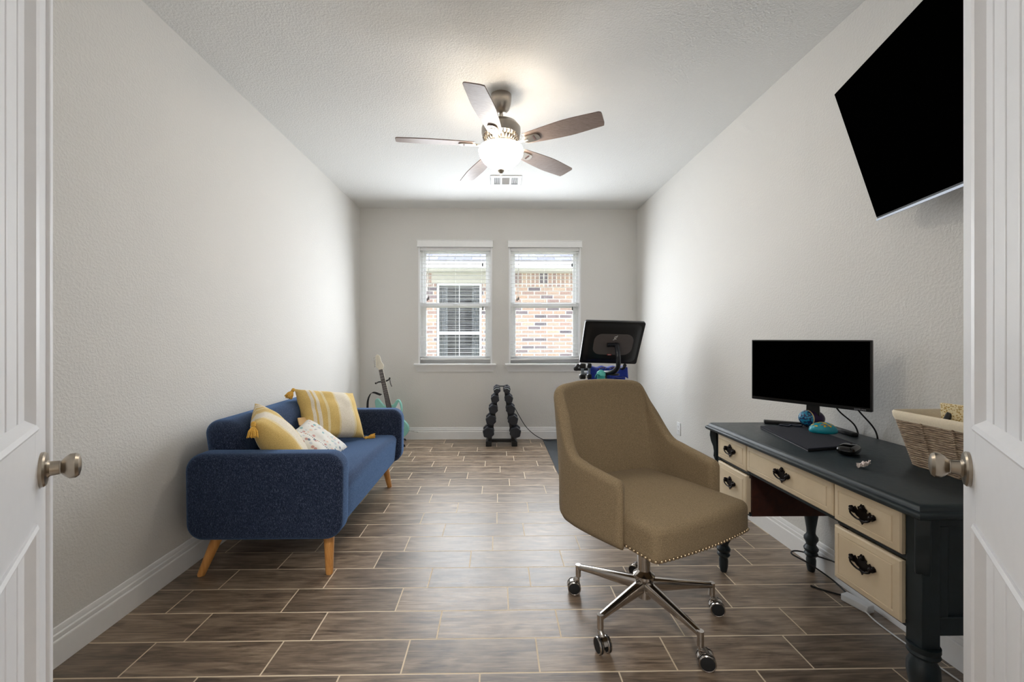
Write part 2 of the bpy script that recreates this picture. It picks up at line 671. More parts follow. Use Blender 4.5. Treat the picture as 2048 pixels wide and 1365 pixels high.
    s.build('slat_stack', M['slat'], bl)
    skew = [0, 0.018][wi]
    MB().rbox((0, .024, .052), (hw - .02, .024, .009), .004, M=RY(-skew) if wi else None).build('bottom_rail', M['slat'], bl)
    c = MB()
    for cx in (-.31, 0, .31):
        for yy in (.0, .048):
            c.cyl((cx, yy, .06), (cx, yy, H - .05), .0008, seg=5)
    c.build('ladder_cord', M['slat'], bl)
    c = MB()
    c.cyl((.325, -.004, H - .06), (.325, -.004, 1.16), .0011, seg=6)
    c.cyl((.328, -.004, 1.16), (.328, -.004, zr - .03), .0011, seg=6)
    c.build('pull_cord', M['slat'], bl)
    for (cx, cz) in ((.325, 1.155), (.328, zr - .06)):
        MB().lathe([(.002, .045), (.006, .036), (.008, .006), (.006, 0)][::-1], 12, T(cx, -.005, cz)).build('cord_tassel', M['black'], bl)
    MB().cyl((-.31, -.006, H - .06), (-.325, -.006, zr + .085), .0028, seg=8).build('tilt_wand', M['glass'] if 0 else M['slat'], bl)
    for q in (-.332, -.315):
        MB().lathe([(.005, 0), (.008, .008), (.005, .03), (.002, .038)], 10, T(q, -.006, zr + .05 + (.012 if q > -.32 else 0))).build('cord_tassel', M['black'], bl)

# ------------------------------------------------------------------ outside
def brick_mat(name, bw, rh, soldier=False, seed=0.0):
    t = NT(name)
    tc = t.new('ShaderNodeTexCoord')
    sep = t.new('ShaderNodeSeparateXYZ')
    t.link(tc.outputs['Object'], sep.inputs[0])
    cb = t.new('ShaderNodeCombineXYZ')
    if soldier:
        t.link(sep.outputs[2], cb.inputs[0])
        t.link(sep.outputs[0], cb.inputs[1])
    else:
        t.link(t.math('ADD', sep.outputs[0], seed), cb.inputs[0])
        t.link(sep.outputs[2], cb.inputs[1])
    b = t.new('ShaderNodeTexBrick')
    t.link(cb.outputs[0], b.inputs['Vector'])
    b.offset = 0.5 if not soldier else 0
    b.inputs['Scale'].default_value = 1
    b.inputs['Brick Width'].default_value = bw
    b.inputs['Row Height'].default_value = rh
    b.inputs['Mortar Size'].default_value = .009
    b.inputs['Mortar Smooth'].default_value = 0.1
    b.inputs['Bias'].default_value = 0
    b.inputs['Color1'].default_value = (0, 0, 0, 1)
    b.inputs['Color2'].default_value = (1, 1, 1, 1)
    b.inputs['Mortar'].default_value = (0.5, 0.5, 0.5, 1)
    c = t.ramp(b.outputs['Color'], [(0, lin((112, 106, 112))), (.24, lin((134, 122, 126))), (.34, lin((178, 150, 138))), (.5, lin((190, 162, 142))), (.68, lin((166, 142, 134))), (1, lin((200, 176, 156)))])
    n = t.noise(t.coords((1, 1, 1)), 40, 3)
    c = t.mix(0.25, c, t.ramp(n, [(0.3, (.25, .2, .18)), (0.7, (.8, .7, .6))]), 'OVERLAY')
    c = t.mix(b.outputs['Fac'], c, lin((232, 226, 216)))
    t.set(color=c, rough=0.9)
    return t.m


M['brick'] = brick_mat('brick', .244, .0755)
M['soldier'] = brick_mat('soldier_brick', .25, .083, True)
M['beige'] = plain('beige_siding_paint', (204, 199, 186), 0.6, var=0.02)
M['shingle'] = None
t = NT('grey_shingles')
b_ = t.new('ShaderNodeTexBrick')
sep = t.new('ShaderNodeSeparateXYZ')
tc = t.new('ShaderNodeTexCoord')
t.link(tc.outputs['Object'], sep.inputs[0])
cb = t.new('ShaderNodeCombineXYZ')
t.link(sep.outputs[0], cb.inputs[0])
t.link(sep.outputs[1], cb.inputs[1])
t.link(cb.outputs[0], b_.inputs['Vector'])
b_.inputs['Scale'].default_value = 1
b_.inputs['Brick Width'].default_value = .3
b_.inputs['Row Height'].default_value = .14
b_.inputs['Mortar Size'].default_value = .008
b_.inputs['Color1'].default_value = (*lin((112, 112, 122)), 1)
b_.inputs['Color2'].default_value = (*lin((140, 140, 150)), 1)
b_.inputs['Mortar'].default_value = (*lin((92, 92, 100)), 1)
t.set(color=b_.outputs['Color'], rough=0.9)
M['shingle'] = t.m
M['grass'] = plain('lawn_grass', (104, 120, 70), 0.9, var=0.3, nscale=60)
M['curtain'] = plain('pale_curtain', (140, 144, 148), 0.9, var=0.05)
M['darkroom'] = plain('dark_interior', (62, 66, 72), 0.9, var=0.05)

HYW = 8.1
house = thing('neighbour_house', 'brick neighbouring house with grey shingle roof seen through the two windows', 'house', (0, HYW, 0))
wx0, wx1, wz0, wz1 = -1.16, -.285, .62, 2.27
mb = MB()
mb.box((-6, 0, -.3), (wx0, .2, 2.55)).box((wx1, 0, -.3), (6, .2, 2.55)).box((wx0, 0, -.3), (wx1, .2, wz0)).box((wx0, 0, wz1), (wx1, .2, 2.55))
mb.build('brick_wall', M['brick'], house)
mb = MB().box((-6, -.012, 2.2), (wx0 - .09, 0, 2.455)).box((wx1 + .09, -.012, 2.2), (6, 0, 2.455))
mb.build('soldier_course', M['soldier'], house)
MB().box((wx0 - .09, -.02, wz1), (wx1 + .09, 0, 2.46)).build('window_header', M['beige'], house)
MB().box((-6, -.5, 2.455), (6, .05, 2.48)).build('soffit', M['beige'], house)
MB().box((-6, -.52, 2.42), (6, -.5, 2.58)).build('fascia_board', M['beige'], house)
g = MB()
gp = [(-.52, 2.45), (-.52, 2.57), (-.525, 2.57), (-.525, 2.455), (-.6, 2.455), (-.635, 2.50), (-.64, 2.57), (-.63, 2.57), (-.62, 2.50), (-.595, 2.465), (-.53, 2.465)]
g.box((-6, -.64, 2.452), (6, -.53, 2.462)).box((-6, -.645, 2.455), (6, -.635, 2.57))
g.build('gutter', M['vinyl'], house)
r_ = MB()
r_.box((-6.3, 0, -.03), (6.3, 5.2, 0), T(0, -.6, 2.60) @ RX(R(27)))
r_.build('shingle_roof', M['shingle'], house)
fr = MB()
f_ = .045
fr.box((wx0, .03, wz0 + f_), (wx0 + f_, .1, wz1 - f_)).box((wx1 - f_, .03, wz0 + f_), (wx1, .1, wz1 - f_)).box((wx0, .03, wz1 - f_), (wx1, .1, wz1)).box((wx0, .03, wz0), (wx1, .1, wz0 + f_))
fr.box((wx0 + f_, .04, 1.27), (wx1 - f_, .1, 1.33)).box((wx0 - .045, -.015, wz0 - .05), (wx1 + .045, .03, wz0))
fr.box((-.729, .06, wz0), (-.719, .09, wz1))
hwn = fr.build('house_window', M['vinyl'], house, weld=False)
MB().box((wx0 + f_, .075, wz0 + f_), (wx1 - f_, .078, wz1 - f_)).build('glass_pane', M['glass'], hwn)
cu = MB()
for a, b in ((wx0 + .02, wx0 + .2), (wx1 - .2, wx1 - .02)):
    cu.grid(lambda u, v, a=a, b=b: (a + (b - a) * u, .17 + .012 * math.sin(u * 28), wz0 + (wz1 - wz0) * v), 40, 1)
cu.build('curtain', M['curtain'], hwn)
sl = MB()
for i in range(36):
    z = wz1 - .05 - i * .045
    if z > wz0 + .05:
        sl.box((wx0 + .16, .13, z - .001), (wx1 - .16, .16, z + .001))
sl.build('blind_slats', M['slat'], hwn)
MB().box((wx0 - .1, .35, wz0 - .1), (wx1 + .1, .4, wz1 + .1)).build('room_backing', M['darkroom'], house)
o = struct('lawn', MB().box((-12, YB + WT, -.35), (12, 16, -.3)), M['grass'])

# ------------------------------------------------------------------ doors
def make_door(name, edge, ang, side, label):
    """leaf starts at its free edge, runs along +x local towards the hinge; the room side face is the side we see"""
    root = thing(name, None, None, (edge[0], edge[1], 0.012), ang)
    root['kind'] = 'structure'
    W_, Hh, th = 0.60, 2.02, .035
    s = side   # +1: visible face towards +y local, -1: towards -y local
    panels = [(.848 - .012, .23, 0), (Hh - .13, 1.024 - .012, 0)]
    st = .11
    mb = MB()
    f0, f1 = -s * th, 0.0       # body lies behind the visible face (y=0)
    zs = [0, .19, .836, 1.012, 1.89, Hh]
    mb.box((0, f0, 0), (st, f1, Hh)).box((W_ - st, f0, 0), (W_, f1, Hh))
    for a, b in ((0, .19), (.836, 1.012), (1.89, Hh)):
        mb.box((st, f0, a), (W_ - st, f1, b))
    mb.build('door_frame', M['door'], root, bevel=.0015, weld=False)
    for a, b in ((.19, .836), (1.012, 1.89)):
        # beadboard panel set back, with V grooves and a raised moulding
        p = MB()
        n = 5
        wd = (W_ - 2 * st - .0) / n
        for i in range(n):
            xa = st + i * wd
            p.box((xa + .0035, -s * (th - .012), a + .002), (xa + wd - .0035, -s * .010, b - .002))
        p.box((st, -s * (th - .008), a), (W_ - st, -s * .014, b))
        p.build('beadboard_panel', M['door'], root, bevel=.003)
        m = MB()
        q = .026
        prof = [(0, .0), (0, .003), (.006, .006), (.014, .003), (.02, -.004), (q, -.010), (q, -.012), (0, -.012)]
        # four mitred moulding strips
        cor = [(st, a), (W_ - st, a), (W_ - st, b), (st, b)]
        inn = [(1, 1), (-1, 1), (-1, -1), (1, -1)]
        for k in range(4):
            k2 = (k + 1) % 4
            vv = []
            for (c, i_) in ((cor[k], inn[k]), (cor[k2], inn[k2])):
                for (d, hgt) in prof:
                    vv.append((c[0] + i_[0] * d, s * hgt, c[1] + i_[1] * d))
            n_ = len(prof)
            m.add(vv, [(j, (j + 1) % n_, n_ + (j + 1) % n_, n_ + j) for j in range(n_)])
        m.build('panel_moulding', M['door'], root, angle=25)
    return root


M['knobn'] = plain('satin_nickel', (170, 160, 146), 0.3, 1.0, var=0.03)


def knob(root, s):
    zc = .94 - .012
    ys = 1 if s > 0 else -1
    Mk = T(.06, 0, zc) @ RX(-PI / 2 * ys)
    k = MB()
    k.lathe([(.034, 0), (.034, .005), (.031, .008), (.018, .0095), (.0145, .013), (.0135, .026)], 32, Mk)
    kn = k.build('knob_rose', M['knobn'], root)
    b = MB()
    b.lathe([(.012, .022), (.013, .028), (.020, .034), (.0245, .040), (.0248, .049), (.021, .054), (.012, .0565), (1e-4, .057)], 32, Mk)
    b.build('door_knob', M['knobn'], root)


# left leaf
aL = math.atan2(-.776, .631)
dl = make_door('door_1', (-0.937, .887), aL, +1, '')
knob(dl, 1)
ast = MB().rbox((-.006, -.006, 1.0), (.016, .013, 1.0), .006)
ast.build('astragal', M['door'], dl)
aR = math.atan2(-.757, -.653)
dr = make_door('door_2', (0.9775, .861), aR, -1, '')
knob(dr, -1)
MB().box((-.001, .006, .90), (.0, .03, .98)).build('latch_plate', M['knobn'], dr)

# ------------------------------------------------------------------ ceiling fan
M['blade'] = wood('washed_walnut_blade', (132, 114, 106), (162, 144, 136), (4, 30, 4), 0.35)
t = NT('lit_opal_glass')
t.set(color=(1, .93, .82), rough=0.3, emit=(1.0, .91, .78), emit_s=25.0)
M['opal'] = t.m
fan = thing('ceiling_fan', 'brushed nickel ceiling fan with five wood blades and a lit bowl lamp', 'ceiling fan', (.029, 2.665, ZC))
MB().lathe([(.012, -.112), (.03, -.108), (.05, -.09), (.062, -.06), (.066, -.03), (.066, 0)], 40).build('canopy', M['nickel'], fan)
MB().cyl((0, 0, -.16), (0, 0, -.1), .0125).build('downrod', M['nickel'], fan)
MB().lathe([(.07, -.285), (.095, -.28), (.118, -.262), (.124, -.24), (.124, -.21), (.105, -.185), (.07, -.17), (.03, -.160), (.022, -.145), (.018, -.14)], 48).build('motor_housing', M['nickel'], fan)
vb = MB()
for i in range(30):
    a = 2 * PI * i / 30
    vb.rbox((0, 0, 0), (.0035, .004, .022), .003, 2, 1, M=RZ(a) @ T(.104, 0, -.283) @ RY(R(38)))
vb.lathe([(.062, -.315), (.088, -.305), (.1, -.278), (.098, -.27), (.06, -.27)], 40)
vb.build('vent_ring', M['nickel'], fan)
MB().lathe([(.02, -.349), (.108, -.347), (.110, -.343), (.08, -.335), (.065, -.318), (.06, -.30)], 40).build('lamp_holder_shield', M['nickel'], fan)  # holder with a wide pan added to block the bowl's upward light


def blade_outline():
    L0, L1 = .17, .648
    top, bot = [], []
    for i in range(15):
        u = i / 14
        x = L0 + (L1 - L0) * u
        w_ = .046 + .024 * math.sin(min(1, u * 1.35) * PI / 2) - .012 * max(0, u - .6) / .4
        top.append((x, w_))
        bot.append((x, -w_ * (1 - .0 * u)))
    # rounded square tip
    tip = [(L1 + .012, -.05), (L1 + .014, -.04), (L1 + .008, .034), (L1 + .004, .046)]
    return bot + tip + list(reversed(top))


bo = blade_outline()
BZ = -.313
for k in range(5):
    a = R(185.5 + 72 * k)
    Mb = RZ(a) @ T(0, 0, BZ) @ RX(R(-13))
    bl = MB().prism(bo, -.003, .003, Mb).build('blade', M['blade'], fan, bevel=.0015, bseg=1)
    br = MB()
    Ma = RZ(a)
    br.tube([(.07, 0, -.305), (.11, 0, -.322), (.15, 0, -.322), (.19, 0, BZ - .006)], [.014, .012, .012, .014], 10, flat=.5, M=Ma)
    br.prism(rrect(.11, .062, .028), -.011, -.0035, Mb @ T(.215, 0, 0))
    bo_ = br.build('blade_bracket', M['nickel'], fan, bevel=.001)
    sl_ = MB().prism(rrect(.04, .012, .0055), -.0125, -.0105, Mb @ T(.235, 0, 0) @ RZ(PI / 2))
    sl_.build('bracket_slot', M['brownwood'], bo_)
# glass bowl: open at the top, with thickness
bp = [(.010, -.470), (.045, -.463), (.085, -.443), (.118, -.412), (.138, -.378), (.143, -.352), (.137, -.336), (.125, -.333),
      (.128, -.340), (.136, -.354), (.131, -.378), (.112, -.408), (.082, -.436), (.043, -.456), (.010, -.462)]
MB().lathe(bp, 56).build('lamp_bowl', M['opal'], fan, angle=60)
MB().lathe([(1e-4, -.508), (.006, -.506), (.005, -.497), (.012, -.49), (.022, -.477), (.022, -.468), (.008, -.462), (.004, -.34)], 24).build('finial', M['nickel'], fan)
for k in range(3):
    a = R(60 + 120 * k)
    p = (.029 + .075 * math.cos(a), 2.665 + .075 * math.sin(a), ZC - .365)
    light('fan_bulb', 'POINT', p, 9, (1.0, .93, .84), .03)

# ceiling vent
vent = thing('ceiling_vent', 'white ceiling air register with louvres, beyond the ceiling fan', 'ceiling vent', (.093, 4.09, ZC))
fr = MB()
fr.box((-.15, -.13, -.008), (.15, -.085, 0)).box((-.15, .085, -.008), (.15, .13, 0)).box((-.15, -.085, -.008), (-.118, .085, 0)).box((.118, -.085, -.008), (.15, .085, 0))
fr.box((-.058, -.085, -.008), (-.038, .085, 0)).box((.034, -.085, -.008), (.054, .085, 0))
fr.build('register_frame', M['trim'], vent, bevel=.002)
lv = MB()
for a, b, n in ((-.118, -.058, 6), (.054, .118, 6)):
    for i in range(n):
        x = a + (b - a) * (i + .5) / n
        lv.box((-.001, -.085, -.007), (.001, .085, .004), T(x, 0, 0) @ RY(R(35 if a < 0 else -35)))
for i in range(12):
    y = -.085 + .17 * (i + .5) / 12
    lv.box((-.038, -.001, -.007), (.034, .001, .004), T(0, y, 0) @ RX(R(35)))
lv.build('louvre', M['trim'], vent)
MB().box((-.12, -.09, -.0005), (.12, .09, 0)).build('duct_opening', plain('duct_grey', (96, 96, 98), .8), vent)

# ------------------------------------------------------------------ sofa
M['piping'] = fabric('blue_piping', (30, 50, 100), (52, 80, 140), (100, 130, 185), 300, 300, sheen=.3)
SX0, SX1 = -1.545, -.765
sofa = thing('sofa', 'navy blue melange two-seat sofa on splayed oak legs against the left wall', 'sofa', (-1.16, 2.79, 0))


def sofa_arm(y0, y1, yn):
    """rounded slab; corners in the x-z plane strongly rounded"""
    hx, hz, hy = (SX1 - SX0) / 2, .215, abs(y1 - y0) / 2
    out = []
    m = MB()
    ol = rrect(2 * hx, 2 * hz, .085, 8)
    er = .03
    ns = 6
    rings = []
    for i in range(ns + 1):
        a = PI / 2 * i / ns
        rings.append((-hy + er * (1 - math.sin(a)), er * (1 - math.cos(a))))
    rings = rings[::-1]
    # ordered from face to side: (y, inset)
    rr_ = [(-hy + er * (1 - math.cos(a_)), er * (1 - math.sin(a_))) for a_ in [PI / 2 * i / ns for i in range(ns + 1)]]
    seq = rr_ + [(-y, i_) for y, i_ in reversed(rr_)]
    n = len(ol)
    vv = []
    cols = []
    for (y, ins) in seq:
        for (x, z) in rrect(2 * hx - 2 * ins, 2 * hz - 2 * ins, .085 - ins, 8):
            # a faint taper: the arm narrows towards the floor
            k = (z + hz) / (2 * hz)
            xx = x * (0.985 + .015 * k)
            vv.append((xx, y, z))
    ff = []
    for r in range(len(seq) - 1):
        for i in range(n):
            j = (i + 1) % n
            ff.append((r * n + i, r * n + j, (r + 1) * n + j, (r + 1) * n + i))
    # faces: pillowed centre fan
    c0 = len(vv)
    vv.append((0, -hy - .012, 0))
    vv.append((0, hy + .004, 0))
    for k_, base, yy in ((c0, 0, -hy), (c0 + 1, (len(seq) - 1) * n, hy)):
        mid = len(vv)
        for (x, z) in rrect((2 * hx - 2 * er) * .6, (2 * hz - 2 * er) * .6, .05, 8):
            vv.append((x, yy + (-.008 if yy < 0 else .003), z))
        for i in range(n):
            j = (i + 1) % n
            ff.append((base + i, base + j, mid + j, mid + i))
            ff.append((mid + i, mid + j, k_))
    m.add(vv, ff, T((SX0 + SX1) / 2 + 1.16, (y0 + y1) / 2 - 2.79, .41))
    return m


a1 = sofa_arm(2.085, 2.205, 0).build('arm', M['sofa'], sofa, angle=60)
a2 = sofa_arm(3.385, 3.505, 0).build('arm', M['sofa'], sofa, angle=60)
for yy in (2.088, 3.388):
    pts = [(x + (SX0 + SX1) / 2 + 1.16, yy - 2.79, z + .41) for x, z in rrect(.78 - .03, .43 - .03, .072, 8)]
    pts.append(pts[0])


def seatdef(x, y, z):
    k = max(0, z)
    crown = .022 * math.cos(min(1, abs(y) / .62) * PI / 2) * (1 if z > 0 else 0)
    return (x + (.012 * (z / .12) if x > 0 else 0), y, z + crown)


MB().rbox((-1.12 + 1.16, 2.795 - 2.79, .305), (.315, .598, .12), .05, 6, 8, f=seatdef).build('seat_cushion', M['sofa'], sofa, angle=70)


def backdef(x, y, z):
    lean = -.09 * (z + .3) / .6
    return (x + lean + .012 * math.cos(y / .62 * PI / 2), y, z)


MB().rbox((-1.375 + 1.16, 2.795 - 2.79, .49), (.095, .596, .275), .075, 7, 8, f=backdef).build('backrest', M['sofa'], sofa, angle=70)
for (top, foot) in (((-1.425, 2.2), (-1.493, 2.139)), ((-.875, 2.2), (-.851, 2.146)), ((-1.425, 3.35), (-1.493, 3.40)), ((-.90, 3.35), (-.862, 3.39))):
    MB().tube([(foot[0] + 1.16, foot[1] - 2.79, 0), (foot[0] + 1.16, foot[1] - 2.79, .004), (top[0] + 1.16, top[1] - 2.79, .225)], [.015, .018, .029], 24).build('leg', M['oak'], sofa, angle=50)
M['blackfelt'] = plain('black_underlining', (22, 22, 26), .95)
MB().box((-1.50 + 1.16, 2.22 - 2.79, .198), (-.90 + 1.16, 3.37 - 2.79, .214)).build('underside', M['blackfelt'], sofa)


# ------------------------------------------------------------------ pillows
def pillow_mat(name, kind):
    t = NT(name)
    tc = t.new('ShaderNodeTexCoord')
    sep = t.new('ShaderNodeSeparateXYZ')
    t.link(tc.outputs['Object'], sep.inputs[0])
    fine = t.noise(t.coords((260, 260, 260)), 1.0, 2)
    if kind == 'stripe':
        s_ = t.math('ADD', t.math('MULTIPLY', sep.outputs[0], 1 / .46), .5)
        Y, Wt, Lt = lin((226, 196, 126)), lin((236, 228, 214)), lin((236, 221, 178))
        st = [(0, Y), (.09, Wt), (.14, Y), (.165, Wt), (.215, Y), (.30, Lt), (.34, Y), (.50, Lt), (.53, Wt), (.78, Lt), (.82, Y), (.93, Y)]
        c = t.ramp(s_, st, 'CONSTANT')
        dark = t.mix(1.0, c, (.78, .74, .66), 'MULTIPLY')
        c = t.mix(t.ramp(fine, [(.35, (0, 0, 0)), (.7, (1, 1, 1))]), dark, c)
    else:
        base = lin((228, 226, 220))
        vo = t.new('ShaderNodeTexVoronoi')
        vo.inputs['Scale'].default_value = 34
        t.link(tc.outputs['Object'], vo.inputs['Vector'])
        spots = t.ramp(vo.outputs['Distance'], [(.30, (1, 1, 1)), (.40, (0, 0, 0))])
        pick = t.new('ShaderNodeSeparateColor')
        t.link(vo.outputs['Color'], pick.inputs[0])
        colr = t.ramp(pick.outputs[0], [(0, lin((200, 156, 148))), (.2, lin((140, 182, 186))), (.45, lin((200, 204, 210))), (.72, lin((230, 204, 188))), (.9, lin((116, 130, 146)))], 'CONSTANT')
        c = t.mix(spots, base, colr)
        n2 = t.noise(t.coords(), 14, 2)
        c = t.mix(t.ramp(n2, [(.40, (0, 0, 0)), (.46, (1, 1, 1))]), base, c)
        # dotted row along one edge
        dy = t.math('LESS_THAN', t.math('ABSOLUTE', t.math('SUBTRACT', sep.outputs[0], .05)), .003)
        dx = t.math('GREATER_THAN', t.math('SINE', t.math('MULTIPLY', sep.outputs[1], 520)), 0)
        c = t.mix(t.math('MULTIPLY', dy, dx), c, lin((44, 44, 52)))
    t.set(color=c, rough=.95, sheen=.15, spec=.15)
    t.bump(fine, .35, .0012)
    return t.m


M['stripe'] = pillow_mat('yellow_striped_linen', 'stripe')
M['print'] = pillow_mat('printed_white_cotton', 'print')
M['tan'] = plain('tan_cotton', (206, 170, 120), .95)
M['tassel'] = plain('yellow_yarn', (228, 180, 84), .9, var=.2, nscale=200, bump=.4)


def frame_from(c, ex, ey):
    ex = Vector(ex).normalized()
    ey = Vector(ey)
    ey = (ey - ex * ey.dot(ex)).normalized()
    ez = ex.cross(ey)
    return Matrix(((ex.x, ey.x, ez.x, c[0]), (ex.y, ey.y, ez.y, c[1]), (ex.z, ey.z, ez.z, c[2]), (0, 0, 0, 1)))


def pillow(name, label, Mx, w_, h_, th, mat, tassels, mat_back=None, group=None):
    o = thing(name, label, 'pillow', group=group)
    o.matrix_world = Mx
    n = 28

    def surf(sg):
        def f(u, v):
            a, b = 2 * u - 1, 2 * v - 1
            # corners drawn out, edges pulled in
            px = a * w_ / 2 * (1 - .07 * (1 - b * b) * abs(a))
            py = b * h_ / 2 * (1 - .07 * (1 - a * a) * abs(b))
            e = max(0.0, (1 - a * a) * (1 - b * b))
            pz = sg * th / 2 * e ** .42
            nz = noise.noise(Vector((a * 2.3 + sg, b * 2.3, 3.1 + w_ * 9))) * .012 * min(1, e * 3)
            return (px, py, pz + nz)
        return f
    m = MB().grid(surf(1), n, n)
    if mat_back is None:
        m.grid(surf(-1), n, n)
        m.build('cover', mat, o, angle=80)
    else:
        m.build('cover', mat, o, angle=80)
        MB().grid(surf(-1), n, n).build('back_cover', mat_back, o, angle=80)
    for (sx_, sy_, d) in tassels:
        t_ = MB()
        c0 = Vector((sx_ * w_ / 2, sy_ * h_ / 2, 0))
        d = (Mx.to_3x3().inverted() @ Vector(d)).normalized()
        t_.ball(tuple(c0 + d * .008), .012, 10, 8)
        t_.tube([c0 + d * .006, c0 + d * .018, c0 + d * .024, c0 + d * .035], [.011, .012, .008, .010], 10)
        side = d.orthogonal().normalized()
        s2 = d.cross(side)
        rn = random.Random(5)
        for i in range(34):
            a_ = i * 2.4
            rr = .018 * math.sqrt((i + .5) / 34)
            off = (side * math.cos(a_) + s2 * math.sin(a_))
            p0 = c0 + d * .024 + off * rr * .35
            p1 = c0 + d * .045 + off * rr * 1.15
            p2 = c0 + d * (.072 + rn.uniform(-.004, .006)) + off * rr * 1.5
            t_.tube([p0, p1, p2], [.003, .0032, .0026], 5)
        t_.build('tassel', M['tassel'], o)
    return o


# left pillow: corners TL (-1.42,2.49,.80), e1 (.18,.21,-.35), e2 (.21,-.39,-.04)
def corner_frame(tl, e1, e2):
    tl, e1, e2 = Vector(tl), Vector(e1), Vector(e2)
    c = tl + e1 / 2 + e2 / 2
    return frame_from(c, e2, e1)


P1 = corner_frame((-1.40, 2.46, .80), (.17, .21, -.34), (.20, -.36, -.03))
pillow('throw_pillow', 'yellow and cream striped tasselled pillow leaning over the near sofa arm', P1, .45, .45, .18, M['stripe'],
       [(1, -1, (0.05, -.25, -1))], group='striped sofa pillows')
P2 = corner_frame((-1.40, 2.93, .83), (.14, -.12, -.29), (.25, .39, -.08))
pillow('throw_pillow', 'upright yellow and cream striped pillow propped in the far corner of the sofa', P2, .50, .385, .17, M['stripe'],
       [(-1, -1, (-.3, -.6, -.8)), (1, 1, (1, .45, .02))], group='striped sofa pillows')
P3 = corner_frame((-1.27, 2.84, .635), (.23, .05, -.17), (-.01, -.30, -.05))
pp_ = pillow('printed_pillow', 'small white printed pillow with tan back between the two striped pillows', P3, .34, .33, .11, M['print'], [], M['tan'])

MB().prism([(-.16, -.12), (-.172, -.18), (-.105, -.21), (-.05, -.165), (-.06, -.12)], -.004, .003).build('fabric_flange', M['tan'], pp_, bevel=.002)['label'] = 'tan fabric corner'

# ------------------------------------------------------------------ office chair
ch = thing('office_chair', 'khaki upholstered swivel office chair with nailhead trim on a polished five-star base', 'office chair', (.638, 1.80, 0), R(28))
MB().lathe([(.024, .08), (.03, .085), (.03, .15), (.036, .155), (.045, .17), (.045, .182), (.034, .19), (.026, .2), (.026, .44)], 32).build('gas_column', M['chrome'], ch)
MB().rbox((0, 0, .43), (.12, .12, .018), .01).build('seat_plate', M['black'], ch)
MB().tube([(-.1, .05, .43), (-.24, .10, .43), (-.28, .12, .425)], [.004, .004, .006], 8).build('height_lever', M['nickel'], ch)
for k in range(5):
    a = R(2.5 - 28 + 72 * k)
    Mk = RZ(a)
    lg = MB()
    # tapered arm: tall at the hub, slim at the caster
    prof = [(.03, .165, .055, .021), (.12, .155, .045, .018), (.22, .143, .030, .015), (.305, .132, .020, .0125)]
    vv = []
    ff = []
    ns = 12
    for (x, zt, hh, ww) in prof:
        for i in range(ns):
            q = 2 * PI * i / ns
            vv.append((x, ww * math.copysign(abs(math.cos(q)) ** .6, math.cos(q)), zt - hh / 2 + hh / 2 * math.copysign(abs(math.sin(q)) ** .6, math.sin(q))))
    for r in range(3):
        for i in range(ns):
            j = (i + 1) % ns
            ff.append((r * ns + i, r * ns + j, (r + 1) * ns + j, (r + 1) * ns + i))
    ff.append(tuple(range(ns)))
    ff.append(tuple(3 * ns + i for i in range(ns)))
    lg.add(vv, ff, Mk)
    lg.cyl((.303, 0, .078), (.303, 0, .1325), .0125, M=Mk)
    leg = lg.build('base_arm', M['chrome'], ch, angle=50)
    sw = R([-20, 60, 28.5, 66, 55][k])
    Mc = Mk @ T(.303, 0, 0) @ RZ(sw)
    cs = MB()
    cs.cyl((0, 0, .05), (0, 0, .085), .006, M=Mc)
    cs.tube([(0, 0, .07), (.012, 0, .06), (.022, 0, .045)], [.012, .013, .01], 10, M=Mc)
    # chrome hood
    hood = []
    for y0, y1 in ((-.010, .010),):
        for i in range(12):
            q0 = R(20 + 150 * i / 12)
            q1 = R(20 + 150 * (i + 1) / 12)
            pa = lambda q, r_: (.02 + r_ * math.cos(q), r_ * math.sin(q) + .03)
            for rr in (1,):
                x0_, z0_ = pa(q0, .031)
                x1_, z1_ = pa(q1, .031)
                x2_, z2_ = pa(q0, .025)
                x3_, z3_ = pa(q1, .025)
                cs.add([(x0_, y0 + .002, z0_), (x1_, y0 + .002, z1_), (x1_, y1 - .002, z1_), (x0_, y1 - .002, z0_), (x2_, y0 + .002, z2_), (x3_, y0 + .002, z3_), (x3_, y1 - .002, z3_), (x2_, y1 - .002, z2_)],
                       [(0, 1, 2, 3), (4, 7, 6, 5), (0, 4, 5, 1), (2, 6, 7, 3)], Mc)
    cst = cs.build('caster_fork', M['chrome'], ch, angle=40)
    wl = MB()
    rm_ = MB()
    for yy in (-.017, .017):
        rm_.lathe([(.0255, -.0075), (.0275, -.0085), (.0300, -.0065), (.0305, -.003), (.0295, -.003)], 28, Mc @ T(.02, yy, .030) @ RX(PI / 2), cap=False)
        rm_.lathe([(.0295, .003), (.0305, .003), (.0300, .0065), (.0275, .0085), (.0255, .0075)], 28, Mc @ T(.02, yy, .030) @ RX(PI / 2), cap=False)
        wl.lathe([(.018, -.008), (.028, -.006), (.030, 0), (.028, .006), (.018, .008)], 28, Mc @ T(.02, yy, .030) @ RX(PI / 2))
    wl.build('caster_wheel', M['rubber'], cst)
    rm_.build('wheel_rim', M['chrome'], cst)

# seat
SW, SD0, SD1 = .262, -.285, .25
SZB, SZT = .418, .548


def chair_seat(x, y, z):
    fx = x / .272
    fy = (y) / .28
    crown = .020 * (1 - fx * fx) * (1 - fy * fy) if z > 0 else 0
    # front edge bows out a little
    bow = -.018 * (1 - fx * fx) if y < 0 else 0
    taper = 1 - .05 * max(0, fy)
    return (x * taper, y + bow * min(1, -y / .2) if y < 0 else y, z + crown)


